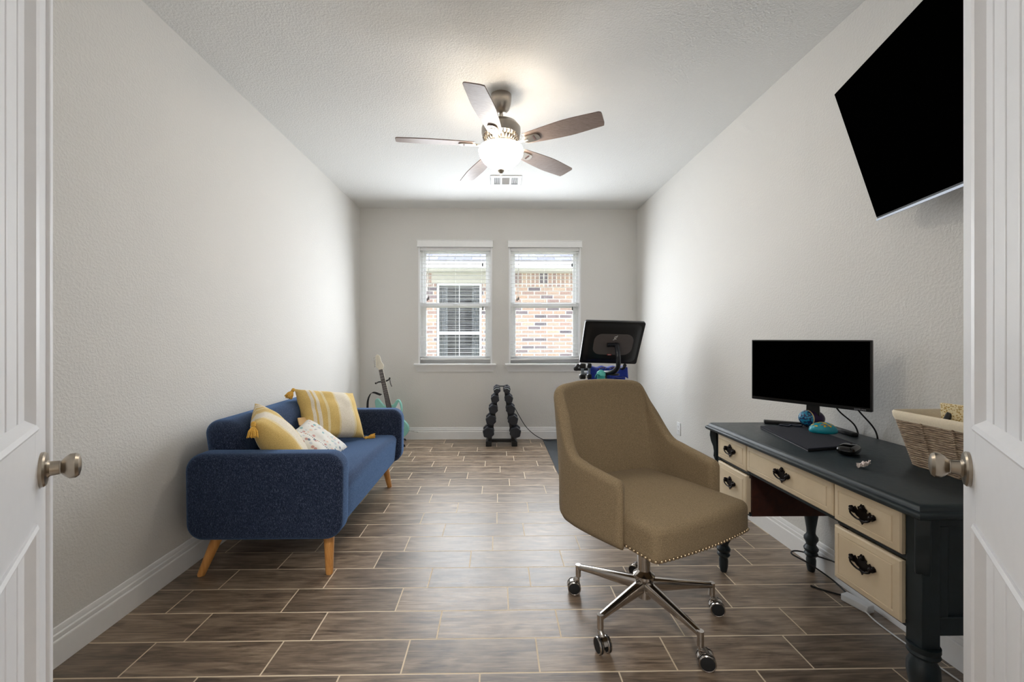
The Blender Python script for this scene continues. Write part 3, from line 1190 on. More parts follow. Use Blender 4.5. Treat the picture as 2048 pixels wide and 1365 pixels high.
MB().rbox((0, -.02, (SZB + SZT) / 2), (.272, .28, (SZT - SZB) / 2), .030, 6, 8, f=chair_seat).build('seat', M['chair'], ch, angle=70)
M['nail'] = plain('antique_brass_nail', (206, 186, 156), 0.3, 1.0)
nh_me = None
path = []
_o = rrect(2 * (.272 - .0005), 2 * (.28 - .0005), .028, 8)
_d = []
for i in range(len(_o)):
    a, b = Vector(_o[i]), Vector(_o[(i + 1) % len(_o)])
    _k = max(1, int((b - a).length / .002))
    _d += [a.lerp(b, q / _k) for q in range(_k)]
_acc, _last = 0, None
for p_ in _d + _d[:1]:
    if _last is not None:
        _acc += (p_ - _last).length
    _last = p_
    if _acc >= .0165 or not path:
        _acc = 0
        x_, y_, z_ = chair_seat(p_.x, p_.y, -.05)
        if y_ < .0:
            path.append((x_, y_ - .02))
for (x, y) in path:
    if nh_me is None:
        nh = MB().ball((0, 0, 0), .0058, 10, 6).build('nail_head', M['nail'], ch)
        nh_me = nh
    else:
        nh = nh_me.copy()
        COL.objects.link(nh)
    nh.location = (x, y, SZB + .019)


# shell: back and arms in one continuous wrap
def shell():
    # plan curve (x,y) parameter t 0..1 from left arm front round the back to right arm front; symmetric
    base = [(-.303, -.135), (-.315, -.06), (-.325, .03), (-.326, .11), (-.312, .185), (-.262, .240), (-.14, .272), (0, .28)]
    base = base + [(-x, y) for x, y in reversed(base[:-1])]
    top = [.672, .684, .700, .730, .860, .968, .990, .995]
    top = top + list(reversed(top[:-1]))
    # how far the top leans back / outwards relative to the base
    lean = [(0.0, 0), (0.0, 0), (0, .004), (.006, .012), (.018, .035), (-.008, .055), (0, .07), (0, .075)]
    lean = lean + [(-x, y) for x, y in reversed(lean[:-1])]
    n = len(base)
    P_ = smooth_path([(x, y, 0) for x, y in base], 6)
    Tp = [v.x for v in smooth_path([(q, 0, 0) for q in top], 6)]
    Ln = smooth_path([(x, y, 0) for x, y in lean], 6)
    N = len(P_)
    TH = .052
    nz = 16
    zb = .420
    vo, vi = [], []
    nrm = []
    for i in range(N):
        d = (P_[min(i + 1, N - 1)] - P_[max(0, i - 1)])
        d.normalize()
        nrm.append(Vector((-d.y, d.x, 0)))     # will check sign
    cols = []
    for i in range(N):
        col = []
        nn = nrm[i]
        if nn.dot(P_[i]) < 0:
            nn = -nn            # outward
        h = Tp[i] - zb
        m_ = 7
        zs = [j / nz for j in range(nz + 1)]
        outer = []
        inner = []
        for q in zs:
            z = zb + (h - TH / 2) * q
            w_ = max(0, (z - .56) / (.99 - .56))
            L_ = Ln[i] * (w_ ** 1.1)
            # bottom of the outer face curls under
            und = .0
            bottom_curl = -.016 * max(0, 1 - q / .10) ** 2
            fl = nn * bottom_curl
            outer.append(Vector((P_[i].x, P_[i].y, z)) + L_ + fl)
            inner.append(Vector((P_[i].x, P_[i].y, z)) - nn * TH + L_)
        # rounded rim
        rim = []
        c = (outer[-1] + inner[-1]) / 2
        for k in range(1, m_):
            a_ = PI * k / m_
            rim.append(c + nn * (TH / 2) * math.cos(a_) + Vector((0, 0, TH / 2 * math.sin(a_))))
        cols.append(outer + rim + list(reversed(inner)))
    m = MB()
    K = len(cols[0])
    vv = [tuple(p) for c in cols for p in c]
    ff = []
    for i in range(N - 1):
        for k in range(K - 1):
            ff.append((i * K + k, i * K + k + 1, (i + 1) * K + k + 1, (i + 1) * K + k))
        ff.append((i * K + K - 1, i * K, (i + 1) * K, (i + 1) * K + K - 1))
    # rounded arm fronts
    for end, sg in ((0, 1), (N - 1, -1)):
        c = cols[end]
        prev = None
        ringid = [end * K + k for k in range(K)]
        d = Vector((0, -1, 0))
        cen = sum(c, Vector()) / K
        last = ringid
        zmax = max(p.z for p in c)
        for s_ in range(1, 5):
            a_ = PI / 2 * s_ / 4
            ids = []
            for k in range(K):
                p = c[k]
                # shrink across thickness only, and the top corner
                tx = cen.x + (p.x - cen.x) * math.cos(a_) if s_ < 4 else cen.x + (p.x - cen.x) * .12
                zz = p.z - (max(0, (p.z - (zmax - .05))) * (1 - math.cos(a_)) * .9)
                yy = p.y - .024 * math.sin(a_)
                vv.append((tx, yy, zz))
                ids.append(len(vv) - 1)
            for k in range(K):
                k2 = (k + 1) % K
                ff.append((last[k], last[k2], ids[k2], ids[k]))
            last = ids
        # close with quads between outer and inner columns
        for k in range(K // 2):
            a1_, b1_ = last[k], last[K - 1 - k]
            a2_, b2_ = last[k + 1], last[K - 2 - k]
            if a2_ != b2_:
                ff.append((a1_, a2_, b2_, b1_))
            else:
                ff.append((a1_, a2_, b1_))
    m.add(vv, ff)
    return m


shell().build('backrest', M['chair'], ch, angle=80)

# ------------------------------------------------------------------ desk
t = NT('dark_teal_paint')
n = t.noise(t.coords(), 18, 4, .6)
n2 = t.noise(t.coords((90, 90, 90)), 1, 3)
t.set(color=t.ramp(n, [(.3, lin((26, 37, 42))), (.7, lin((34, 46, 52)))]), rough=t.math('ADD', .33, t.math('MULTIPLY', n2, .15)))
t.bump(n2, .08, .001)
M['teal'] = t.m
t = NT('cream_paint')
n = t.noise(t.coords(), 9, 4, .6)
t.set(color=t.ramp(n, [(.3, lin((216, 198, 168))), (.7, lin((226, 210, 182)))]), rough=.5)
M['cream'] = t.m
M['iron'] = plain('oiled_bronze', (26, 20, 20), .38, .75, var=.2)
DX0, DX1, DY0, DY1, DZ = 1.10, 1.665, 1.07, 2.19, .76
desk = thing('desk', 'dark teal painted desk with cream drawers and turned legs along the right wall', 'desk', (0, 0, 0))
# top: moulded edge slab (ogee) built as stacked outlines
tp = MB()


def top_outline(ins):
    return [(DX0 + ins, DY0 + ins), (DX1, DY0 + ins), (DX1, DY1 - ins), (DX0 + ins, DY1 - ins)]


lay = [(.012, .722), (.004, .724), (.0, .729), (0, .737), (.004, .742), (.010, .744), (.011, .747), (.013, .752), (.018, .757), (.024, .76)]
vv = []
for ins, z in lay:
    vv += [(x, y, z) for x, y in top_outline(ins)]
ff = [(3, 2, 1, 0), tuple((len(lay) - 1) * 4 + i for i in range(4))]
for r in range(len(lay) - 1):
    for i in range(4):
        j = (i + 1) % 4
        ff.append((r * 4 + i, r * 4 + j, (r + 1) * 4 + j, (r + 1) * 4 + i))
tp.add(vv, ff)
tp.build('desktop', M['teal'], desk, angle=50)
FX = 1.142      # plane behind the drawer fronts
cs = MB()
ZB = .394
# corner posts
for (xa, xb) in ((FX, FX + .05), (1.60, 1.65)):
    for (ya, yb) in ((1.105, 1.150), (2.115, 2.160)):
        cs.box((xa, ya, ZB - (0.03 if ya < 1.5 and xa < 1.3 else 0)), (xb, yb, .724))
# pedestal bodies: rails between drawers, sides and back
for (ya, yb) in ((1.15, 1.385), (1.873, 2.115)):
    cs.box((FX + .002, ya, ZB), (FX + .02, yb, .405)).box((FX + .002, ya, .58), (FX + .02, yb, .594)).box((FX + .002, ya, .718), (FX + .02, yb, .724))
    cs.box((1.62, ya, ZB), (1.64, yb, .724))
    cs.box((FX + .02, ya, ZB), (1.62, yb, ZB + .012))
cs.box((FX + .002, 1.385, .585), (FX + .02, 1.873, .60))
cs.box((1.62, 1.385, .59), (1.64, 1.873, .724))
cs.build('carcass', M['teal'], desk, bevel=.0015, weld=False)
# near end: frame and recessed panel
ep = MB()
ep.box((FX + .05, 1.112, .69), (1.60, 1.13, .724)).box((FX + .05, 1.112, ZB), (1.60, 1.13, ZB + .05)).box((FX + .05, 1.112, ZB + .05), (FX + .08, 1.13, .69)).box((1.57, 1.112, ZB + .05), (1.6, 1.13, .69)).box((FX + .05, 1.122, ZB), (1.6, 1.14, .724))
ep.build('end_panel', M['teal'], desk, bevel=.002, weld=False)
MB().box((FX + .05, 2.135, ZB), (1.6, 2.15, .724)).build('end_panel', M['teal'], desk, bevel=.002)
for y in (1.378, 1.872):
    o = MB().box((FX + .012, y, ZB), (1.62, y + .012, .6)).build('knee_panel', M['brownwood'], desk)
    o['label'] = 'dark brown wooden inner side panel'
MB().box((FX + .02, 1.385, .602), (1.62, 1.873, .61)).build('knee_underside', M['brownwood'], desk)
# scroll brackets under the top corners
br_out = [(0, 0), (.032, 0), (.034, -.03), (.028, -.06), (.018, -.085), (.014, -.11), (.016, -.135), (.008, -.155), (0, -.165)]
for (x, y, a) in ((FX + .006, 1.109, 225), (FX + .006, 2.156, 135)):
    Mb = T(x, y, .724) @ RZ(R(a)) @ Matrix(((1, 0, 0, 0), (0, 0, 1, 0), (0, 1, 0, 0), (0, 0, 0, 1)))
    MB().prism(br_out[::-1], -.016, .016, Mb).build('corner_bracket', M['teal'], desk, bevel=.003)
# turned legs
LP = [(.013, 0), (.016, .004), (.021, .03), (.022, .06), (.019, .075), (.026, .082), (.031, .09), (.028, .098), (.024, .102), (.031, .11), (.033, .12), (.027, .13), (.022, .138),
      (.024, .15), (.032, .165), (.031, .178), (.022, .19), (.0195, .2), (.021, .22), (.028, .27), (.034, .31), (.033, .335), (.026, .352), (.024, .358), (.031, .364), (.034, .37), (.031, .378), (.034, .384), (.034, .396)]
for (x, y) in ((FX + .026, 1.127), (1.62, 1.127), (FX + .026, 2.135), (1.62, 2.13)):
    sc_ = 1.0
    MB().lathe(LP if y > 1.5 or x > 1.3 else [(r * 1.05, z * .92) for r, z in LP], 28, T(x, y, 0)).build('leg', M['teal'], desk, angle=40)


# ornate bail pull
def pull(parent, y, z, label=None):
    half = [(0, -.030), (.004, -.024), (.010, -.020), (.009, -.012), (.018, -.010), (.026, -.004), (.034, -.006), (.040, -.001), (.046, .004), (.044, .012), (.038, .016), (.030, .012), (.026, .018),
            (.019, .010), (.013, .012), (.016, .020), (.009, .024), (.004, .032)]
    out = half + [(-a, b) for a, b in reversed(half[1:])] if False else half + [(0, .030)] + [(-a, b) for a, b in reversed(half[1:])]
    # local: outline x->world y, outline y->world z, thickness -> -x
    Mh = T(FX - .0185, y, z) @ Matrix(((0, 0, -1, 0), (1, 0, 0, 0), (0, 1, 0, 0), (0, 0, 0, 1)))
    m = MB()
    m.prism(out, 0, .003, Mh)
    for s_ in (-1, 1):
        m.ball((s_ * .034, .004, .006), .0075, 12, 8, M=Mh)
        m.ball((s_ * .040, .010, .004), .005, 10, 6, M=Mh)
    m.ball((0, .020, .003), .006, 10, 6, M=Mh)
    pts = [(-.034, .004, .009), (-.034, -.004, .010), (-.024, -.011, .010), (-.010, -.015, .0095), (0, -.014, .010), (.010, -.015, .0095), (.024, -.011, .010), (.034, -.004, .010), (.034, .004, .009)]
    m.tube(smooth_path(pts, 4), .0028, 8, M=Mh)
    return m.build('handle', M['iron'], parent, angle=50)


def drawer(ya, yb, za, zb, hz=None):
    m = MB()
    g = .0025
    ya += g; yb -= g; za += g; zb -= g
    x = FX
    # slab with a raised bevelled panel facing -x
    seq = [(0.0, x), (0.0, x - .010), (.004, x - .0135), (.007, x - .014), (.020, x - .0165), (.0215, x - .0145), (.0235, x - .0145), (.025, x - .017)]
    vv = []
    for ins, xx in seq:
        vv += [(xx, ya + ins, za + ins), (xx, yb - ins, za + ins), (xx, yb - ins, zb - ins), (xx, ya + ins, zb - ins)]
    ff = [(0, 1, 2, 3), tuple((len(seq) - 1) * 4 + i for i in range(4))]
    for r in range(len(seq) - 1):
        for i in range(4):
            j = (i + 1) % 4
            ff.append((r * 4 + i, r * 4 + j, (r + 1) * 4 + j, (r + 1) * 4 + i))
    m.add(vv, ff)
    m.box((x, ya + .006, za + .006), (x + .36, yb - .006, zb - .015))
    d = m.build('drawer', M['cream'], desk, angle=15)
    pull(d, (ya + yb) / 2, (za + zb) / 2 if hz is None else hz)
    return d


drawer(1.148, 1.385, .594, .720)
drawer(1.148, 1.385, .402, .580, .503)
drawer(1.385, 1.873, .600, .720)
drawer(1.873, 2.118, .594, .720)
drawer(1.873, 2.118, .402, .580, .503)

# ------------------------------------------------------------------ things on the desk
# monitor
A_, B_ = Vector((1.331, 2.163, 0)), Vector((1.592, 1.749, 0))
d = (B_ - A_)
mw = d.length
ang = math.atan2(d.y, d.x)
mon = thing('computer_monitor', 'wide black flat computer monitor standing on the desk, screen off', 'monitor', ((A_.x + B_.x) / 2, (A_.y + B_.y) / 2, DZ), ang)
# local x along the screen (far-left to near-right), local -y faces the camera
z0, z1 = .885 - DZ, 1.192 - DZ
MB().rbox((0, .010, (z0 + z1) / 2), (mw / 2, .010, (z1 - z0) / 2), .004, 3, 2).build('bezel', M['black'], mon)
MB().rbox((0, .028, (z0 + z1) / 2 + -.01), (mw / 2 - .08, .014, .10), .012, 3, 2).build('rear_housing', M['black'], mon)
MB().box((-mw / 2 + .006, -.001, z0 + .016), (mw / 2 - .006, .001, z1 - .006)).build('screen', M['screen'], mon)
MB().prism([(-.03, .01), (.03, .01), (.022, .23), (-.022, .23)], .022, .036, Matrix(((1, 0, 0, .012), (0, 0, 1, 0.02), (0, 1, 0, 0), (0, 0, 0, 1)))).build('stand_neck', M['black'], mon, bevel=.003)
Mi = (T((A_.x + B_.x) / 2, (A_.y + B_.y) / 2, DZ) @ RZ(ang)).inverted()
ft = MB()
apex = Mi @ Vector((1.622, 2.03, DZ))
for q in ((1.395, 2.14), (1.600, 1.85)):
    e = Mi @ Vector((q[0], q[1], DZ))
    v_ = (e - apex)
    L_ = v_.length
    a_ = math.atan2(v_.y, v_.x)
    ft.rbox((L_ / 2, 0, .009), (L_ / 2 + .012, .014, .009), .004, 2, 2, M=T(apex.x, apex.y, 0) @ RZ(a_))
ft.build('stand_base', M['black'], mon)


def text_mesh(body, size, mat, parent, Mx, name='logo', extrude=.0002, label=None):
    cu = bpy.data.curves.new(name, 'FONT')
    cu.body = body
    cu.size = size
    cu.align_x = 'CENTER'
    cu.extrude = extrude
    ob = bpy.data.objects.new('tmp_text', cu)
    COL.objects.link(ob)
    dg = bpy.context.evaluated_depsgraph_get()
    me = bpy.data.meshes.new_from_object(ob.evaluated_get(dg))
    bpy.data.objects.remove(ob)
    me.transform(Mx)
    o_ = bpy.data.objects.new(name, me)
    me.materials.clear()
    me.materials.append(mat)
    COL.objects.link(o_)
    o_.parent = parent
    return o_


M['silver'] = plain('silver_print', (190, 192, 196), .4, .2)
XZ = Matrix(((1, 0, 0, 0), (0, 0, -1, 0), (0, 1, 0, 0), (0, 0, 0, 1)))
text_mesh('SAMSUNG', .009, M['silver'], mon, T(mw / 2 - .04, -.0013, z0 + .004) @ XZ, 'brand_lettering')


def cable(name, label, pts, r, mat, group=None, n=8):
    root_pt = Vector(pts[0])
    m = MB().tube([p - root_pt for p in smooth_path(pts, n)], r, 8)
    o_ = m.build(name, mat, None, angle=60)
    o_.location = root_pt
    return tag(o_, label, 'cable', group)


cable('monitor_cable', 'black cable hanging down behind the monitor, the left one of two', [(1.555, 1.93, .93), (1.60, 1.93, .86), (1.665, 1.915, .79), (1.674, 1.905, .70), (1.674, 1.9, .55), (1.672, 1.9, .40), (1.655, 1.92, .12)], .0035, M['black'], 'monitor cables')
cable('monitor_cable', 'black cable hanging down behind the monitor, the right one of two', [(1.585, 1.85, .92), (1.62, 1.84, .87), (1.668, 1.815, .79), (1.674, 1.81, .70), (1.674, 1.81, .55), (1.672, 1.82, .40), (1.655, 1.84, .12)], .0035, M['black'], 'monitor cables')

# laptop-like folded slab / desk pad
M['navyfelt'] = plain('dark_navy_felt', (26, 28, 40), .9, var=.25, nscale=300, bump=.3)
pad = thing('desk_pad', 'dark navy flat padded board lying on the desk in front of the monitor', 'desk pad', (1.37, 1.86, DZ), 0)
q = [(1.283, 2.03), (1.205, 1.60), (1.448, 1.655), (1.535, 2.06)]
q = [(1.205, 1.60), (1.455, 1.655), (1.505, 2.03), (1.285, 2.02)]
MB().prism([(x - 1.37, y - 1.86) for x, y in q], .001, .006).build('rubber_backing', M['black'], pad, bevel=.001)
MB().prism([(x - 1.37, y - 1.86) for x, y in q], .006, .013).build('felt_surface', M['navyfelt'], pad, bevel=.003)


def painted(name, base, pat, seed, mode):
    t = NT(name)
    v = t.coords()
    vo = t.new('ShaderNodeTexVoronoi')
    vo.inputs['Scale'].default_value = 110
    t.link(v, vo.inputs['Vector'])
    tc = t.new('ShaderNodeTexCoord')
    sep = t.new('ShaderNodeSeparateXYZ')
    t.link(tc.outputs['Object'], sep.inputs[0])
    if mode == 'purple':
        cell = t.ramp(vo.outputs['Distance'], [(.45, lin(pat)), (.6, lin((30, 40, 90)))])
        face = t.math('LESS_THAN', t.math('ADD', t.math('MULTIPLY', sep.outputs[1], .5), sep.outputs[0]), -.022)
        ring = t.math('LESS_THAN', t.math('ABSOLUTE', t.math('ADD', t.math('ADD', t.math('MULTIPLY', sep.outputs[1], .5), sep.outputs[0]), .022)), .0022)
        c = t.mix(face, lin(base), cell)
        c = t.mix(ring, c, lin((226, 200, 150)))
    else:
        top = t.math('GREATER_THAN', sep.outputs[2], .030)
        n = t.noise(v, 60, 2)
        ye = t.ramp(n, [(0, lin((232, 196, 30))), (.43, lin((200, 70, 50))), (.46, lin(base)), (.6, lin(base))], 'CONSTANT')
        c = t.mix(top, lin(base), ye)
    t.set(color=c, rough=.3)
    return t.m


o = MB().ball((0, 0, 0), 1, 28, 18, sc=(.054, .040, .042))
st_ = o.build('painted_stone', painted('purple_glaze', (46, 22, 66), (40, 150, 190), 0, 'purple'), None, angle=80)
st_.location = (1.512, 1.985, DZ + .056)
st_.rotation_euler = (0, 0, R(-20))
tag(st_, 'glossy purple egg-shaped ornament with turquoise dotted face, behind the turquoise one', 'ornament')
m = MB()
prof = [(.053, 0), (.057, .008), (.055, .019), (.046, .032), (.031, .041), (.015, .046), (1e-4, .047)]
m.lathe(prof, 32, None, 1, .72)
st2 = m.build('painted_stone', painted('turquoise_glaze', (30, 158, 178), (0, 0, 0), 0, 'teal'), None, angle=80)
st2.location = (1.478, 1.87, DZ + .0135)
st2.rotation_euler = (0, 0, R(-10))
tag(st2, 'glossy turquoise dome-shaped ornament with yellow painted flower lying on the navy pad', 'ornament')
# bead string
m = MB()
pts = smooth_path([(-.05, .02, .004), (-.03, -.008, .004), (0, .012, .004), (.02, -.012, .004), (.045, .004, .004), (.03, .022, .004), (0, .028, .004), (-.03, .03, .004), (-.05, .02, .004)], 8)
for p in pts:
    m.ball(tuple(p), .0042, 8, 6)
bs = m.build('bead_string', plain('dark_blue_bead', (26, 34, 52), .3), None)
bs.location = (1.432, 2.00, DZ + .013)
tag(bs, 'tangled string of dark blue beads on the desk left of the purple ornament', 'beads')
# mouse
mo = thing('computer_mouse', 'glossy black computer mouse at the near corner of the navy pad', 'computer mouse', (1.335, 1.565, DZ), R(35))
MB().rbox((0, 0, .019), (.052, .031, .019), .018, 6, 4, f=lambda x, y, z: (x, y * (1 - .12 * (x / .05) ** 2), z * (1 - .25 * (x / .05) ** 2))).build('mouse_body', plain('gloss_black', (8, 8, 8), .08, var=0), mo, angle=80)
MB().lathe([(.006, -.003), (.009, -.002), (.009, .002), (.006, .003)], 16, T(.03, 0, .031) @ RX(PI / 2)).build('scroll_wheel', M['rubber'], mo)
# crumpled wrapper
m = MB()
rn = random.Random(12)
m.grid(lambda u, v: ((u - .5) * .034, (v - .5) * .02, .006 + .022 * abs(noise.noise(Vector((u * 4, v * 4, 1.7)))) + .016 * u * u), 10, 8)
m.grid(lambda u, v: ((u - .5) * .034, (v - .5) * .02, .001 + .018 * abs(noise.noise(Vector((u * 4, v * 4, 1.7)))) + .014 * u * u), 10, 8)
wr = m.build('candy_wrapper', plain('silver_pink_foil', (236, 224, 218), .35, .1), None, smooth=False)
wr.location = (1.242, 1.397, DZ)
wr.rotation_euler = (0, 0, R(-30))
tag(wr, 'small crumpled pale foil wrapper on the desk between mouse and basket', 'wrapper')

# basket
M['rope'] = None
t = NT('woven_seagrass')
tc = t.new('ShaderNodeTexCoord')
n = t.noise(t.coords((40, 40, 160)), 1.0, 3, .7)
t.set(color=t.ramp(n, [(.3, lin((104, 84, 66))), (.5, lin((150, 128, 106))), (.7, lin((186, 166, 142)))]), rough=.9)
t.bump(n, .4, .001)
M['rope'] = t.m
M['canvas'] = plain('cream_canvas', (236, 222, 196), .9, var=.04, nscale=200, bump=.2)
bk = thing('storage_basket', 'rectangular woven rope basket lined with cream canvas at the near end of the desk', 'basket', (1.545, 1.275, DZ), R(0))
BH = .175


def bk_out(z, ins=0.0):
    """rounded rectangle that flares with height"""
    k = z / BH
    w_ = .205 + .055 * k - 2 * ins
    d_ = .33 + .09 * k - 2 * ins
    return rrect(w_, d_, max(.006, .028 - ins), 5)


rows = 24
for r in range(rows):
    pass
m = MB()
for r in range(rows):
    z = .004 + BH * (r + .0) / rows
    ol = bk_out(z)
    # rope row: wavy ring
    per = []
    n = len(ol)
    dense = []
    for i in range(n):
        a, b = ol[i], ol[(i + 1) % n]
        L_ = math.hypot(b[0] - a[0], b[1] - a[1])
        kk = max(1, int(L_ / .012))
        for j in range(kk):
            dense.append((a[0] + (b[0] - a[0]) * j / kk, a[1] + (b[1] - a[1]) * j / kk))
    N_ = len(dense)
    pts = []
    for i, (x, y) in enumerate(dense):
        tw = .0012 * math.sin(PI * i + r * PI)
        ln = math.hypot(x, y)
        pts.append((x * (1 + tw / ln), y * (1 + tw / ln), z + .0008 * math.sin(i * 1.3 + r)))
    pts.append(pts[0])
    m.tube(pts, .0042, 6, cap=False)
stk = m
for (x, y) in ((-.5, 0), (-.5, .24), (-.5, -.24), (.5, 0)):
    for r in range(rows - 3):
        z = .004 + BH * r / rows
        k = z / BH
        stk.ball(((.205 + .055 * k) * x - .002 * (1 if x < 0 else -1), (.33 + .09 * k) * y * 2 * .5, z + .003), .0058, 8, 5, sc=(1, .9, .6))
for y in (-.5, .5):
    for x in (-.35, 0, .35):
        for r in range(rows - 3):
            z = .004 + BH * r / rows
            k = z / BH
            stk.ball(((.205 + .055 * k) * x, (.33 + .09 * k) * y, z + .003), .0058, 8, 5, sc=(.9, 1, .6))
stk.build('woven_wall', M['rope'], bk, angle=70)
MB().prism(bk_out(0, .004), .0, .006).build('basket_bottom', M['rope'], bk)


def liner():
    m = MB()
    prof = [(-.004, BH - .022), (-.006, BH - .010), (-.005, BH + .004), (.0, BH + .010), (.005, BH + .006), (.007, BH - .01), (.008, BH * .5), (.009, .012)]
    vv, ff = [], []
    for (ins, z) in prof:
        for (x, y) in bk_out(min(z, BH), ins):
            vv.append((x, y, z))
    n = len(bk_out(0))
    for r in range(len(prof) - 1):
        for i in range(n):
            j = (i + 1) % n
            ff.append((r * n + i, r * n + j, (r + 1) * n + j, (r + 1) * n + i))
    ff.append(tuple((len(prof) - 1) * n + i for i in range(n)))
    return m.add(vv, ff)


liner().build('canvas_liner', M['canvas'], bk, angle=60)
c = MB().rbox((0, 0, .055), (.018, .008, .055), .004).build('small_box', plain('black_card', (20, 20, 22), .5), None)
c.location = (1.505, 1.405, DZ + .090)
c.rotation_euler = (R(14), R(18), R(20))
tag(c, 'small black box standing up inside the woven basket', 'box')
pk = MB()
pk.rbox((0, 0, .08), (.05, .004, .085), .003, 2, 2)
pk_ = pk.build('snack_packet', None, None)
t = NT('gold_patterned_foil')
vo = t.new('ShaderNodeTexVoronoi')
vo.inputs['Scale'].default_value = 170
t.link(t.coords(), vo.inputs['Vector'])
t.set(color=t.ramp(vo.outputs['Distance'], [(.3, lin((186, 150, 70))), (.5, lin((238, 224, 184)))]), rough=.35)
pk_.data.materials.append(t.m)
pk_.location = (1.548, 1.365, DZ + .055)
pk_.rotation_euler = (R(-6), 0, R(100))
tag(pk_, 'gold patterned packet standing upright in the woven basket', 'packet')

# under the desk: power adaptor and cables
ad = thing('extension_socket', 'white power adaptor block lying on the floor under the desk', 'power adaptor', (1.615, 1.845, .0), R(-72))
ad.location = (1.612, 1.845, 0)
MB().rbox((0, 0, .017), (.055, .022, .016), .005).build('adaptor_body', M['white_pl'], ad)
cable('power_cord', 'black cord looped round the far back desk leg and running to the white adaptor', [(1.672, 1.83, .30), (1.665, 1.93, .12), (1.655, 2.04, .10), (1.585, 2.165, .085), (1.54, 2.16, .075), (1.58, 2.09, .06), (1.625, 2.0, .03), (1.63, 1.92, .012), (1.625, 1.905, .014)], .004, M['black'])
cable('data_cord', 'short black cord lying on the floor by the white adaptor', [(1.515, 1.995, .005), (1.55, 1.96, .005), (1.60, 1.92, .006), (1.618, 1.905, .012)], .004, M['black'])
cable('white_cord', 'thin white cord running from the adaptor along the floor under the near drawers', [(1.60, 1.79, .015), (1.60, 1.74, .005), (1.60, 1.64, .004), (1.61, 1.50, .004), (1.62, 1.35, .004)], .003, M['white_pl'])
cable('floor_cord', 'black cord on the floor behind the near turned desk leg', [(1.24, 1.24, .10), (1.20, 1.22, .06), (1.21, 1.19, .01), (1.30, 1.17, .004), (1.45, 1.13, .004), (1.6, 1.05, .004)], .004, M['black'])

# wall outlet
ou = thing('wall_outlet', 'white double electrical outlet on the right wall beyond the desk', 'wall outlet', (XR, 3.835, .365))
MB().rbox((-.003, 0, 0), (.003, .036, .058), .002, 2, 2).build('cover_plate', M['white_pl'], ou)
for z in (-.02, .02):
    oo = MB().prism(rrect(.033, .028, .012), 0, .002, T(-.006, 0, z) @ Matrix(((0, 0, -1, 0), (1, 0, 0, 0), (0, 1, 0, 0), (0, 0, 0, 1)))).build('socket', M['white_pl'], ou)
    sl = MB()
    for y in (-.006, .006):
        sl.box((-.0086, y - .001, z - .001), (-.008, y + .001, z + .007))
    sl.cyl((-.0086, 0, z - .008), (-.008, 0, z - .008), .002, seg=8)
    sl.build('socket_slot', M['black'], oo)

# ------------------------------------------------------------------ television
l_ = Vector((-.281, -.959, -.032)).normalized()   # long axis towards the camera
Ptl, Pbl = Vector((1.421, 1.740, 2.228)), Vector((1.580, 1.712, 1.689))
w_ax = (Pbl - Ptl)
sh = w_ax.length
w_ax.normalize()
w_ax = (w_ax - l_ * w_ax.dot(l_)).normalized()
nrm = l_.cross(w_ax)          # decide facing
if nrm.x > 0:
    nrm = -nrm
tvw = .96
cen = Ptl + l_ * tvw / 2 + w_ax * sh / 2
exx, ezz = l_, -w_ax
eyy = -nrm                    # local +y points to the back of the set
if exx.cross(eyy).dot(ezz) < 0:
    exx = -exx
Mt = Matrix(((exx.x, eyy.x, ezz.x, cen.x), (exx.y, eyy.y, ezz.y, cen.y), (exx.z, eyy.z, ezz.z, cen.z), (0, 0, 0, 1)))
tv = thing('television', 'large black television tilted down on the right wall, screen off', 'television')
tv.matrix_world = Mt
MB().rbox((0, .012, 0), (tvw / 2, .011, sh / 2), .003, 2, 2).build('tv_housing', M['black'], tv)
MB().box((-tvw / 2 + .003, -.0005, -sh / 2 + .014), (tvw / 2 - .003, .0015, sh / 2 - .003)).build('screen', M['screen'], tv)
MB().box((-tvw / 2, -.003, -sh / 2 - .001), (tvw / 2, .006, -sh / 2 + .007)).build('silver_trim', plain('dark_silver', (120, 124, 130), .4, .8, var=.02), tv)['label'] = 'silver bottom trim'
MB().rbox((0, .035, -.05), (tvw / 2 - .16, .018, .16), .012, 3, 2).build('rear_bulge', M['black'], tv)
mt = thing('tv_wall_mount', 'black articulated wall bracket behind the television', 'wall mount', (XR, 1.38, 1.92))
MB().box((-.02, -.12, -.11), (0, .12, .11)).build('wall_plate', M['blackmetal'], mt, bevel=.003)
back = Mt @ Vector((0, .055, 0))
bl_ = back - Vector((XR, 1.38, 1.92))
mid = Vector((-.07, .17, 0))
MB().tube([(-.012, .06, 0), mid], .016, 10).build('mount_arm', M['blackmetal'], mt)
MB().tube([mid, bl_], .014, 10).build('mount_arm', M['blackmetal'], mt)

# ------------------------------------------------------------------ dumbbell rack
M['dbl'] = plain('charcoal_rubber_head', (34, 38, 46), .5, var=.15, nscale=80, bump=.1)
rk = thing('dumbbell_rack', 'black A-frame dumbbell stand below the windows', 'dumbbell rack', (.056, 4.72, 0))
Yh = .085
MB().box((-.12, -.02, .03), (.12, .02, .065)).build('cross_bar', M['black'], rk, bevel=.002)
for s_ in (-1, 1):
    MB().rbox((s_ * .143 - .0, 0, .027), (.032, .09, .027), .006).build('foot', M['black'], rk)
    pl = MB()
    for y in (-.045, .045):
        pl.prism([(s_ * .115, .03), (s_ * .155, .03), (s_ * .052, .665), (s_ * .022, .665)][::s_], y - .004, y + .004, Matrix(((1, 0, 0, 0), (0, 0, 1, 0), (0, 1, 0, 0), (0, 0, 0, 1))))
    pl.build('side_rail', M['black'], rk)
MB().box((-.05, -.045, .655), (.05, .045, .664)).build('top_plate', M['black'], rk, bevel=.003)
t = plain('pale_chevron', (190, 205, 210), .5)


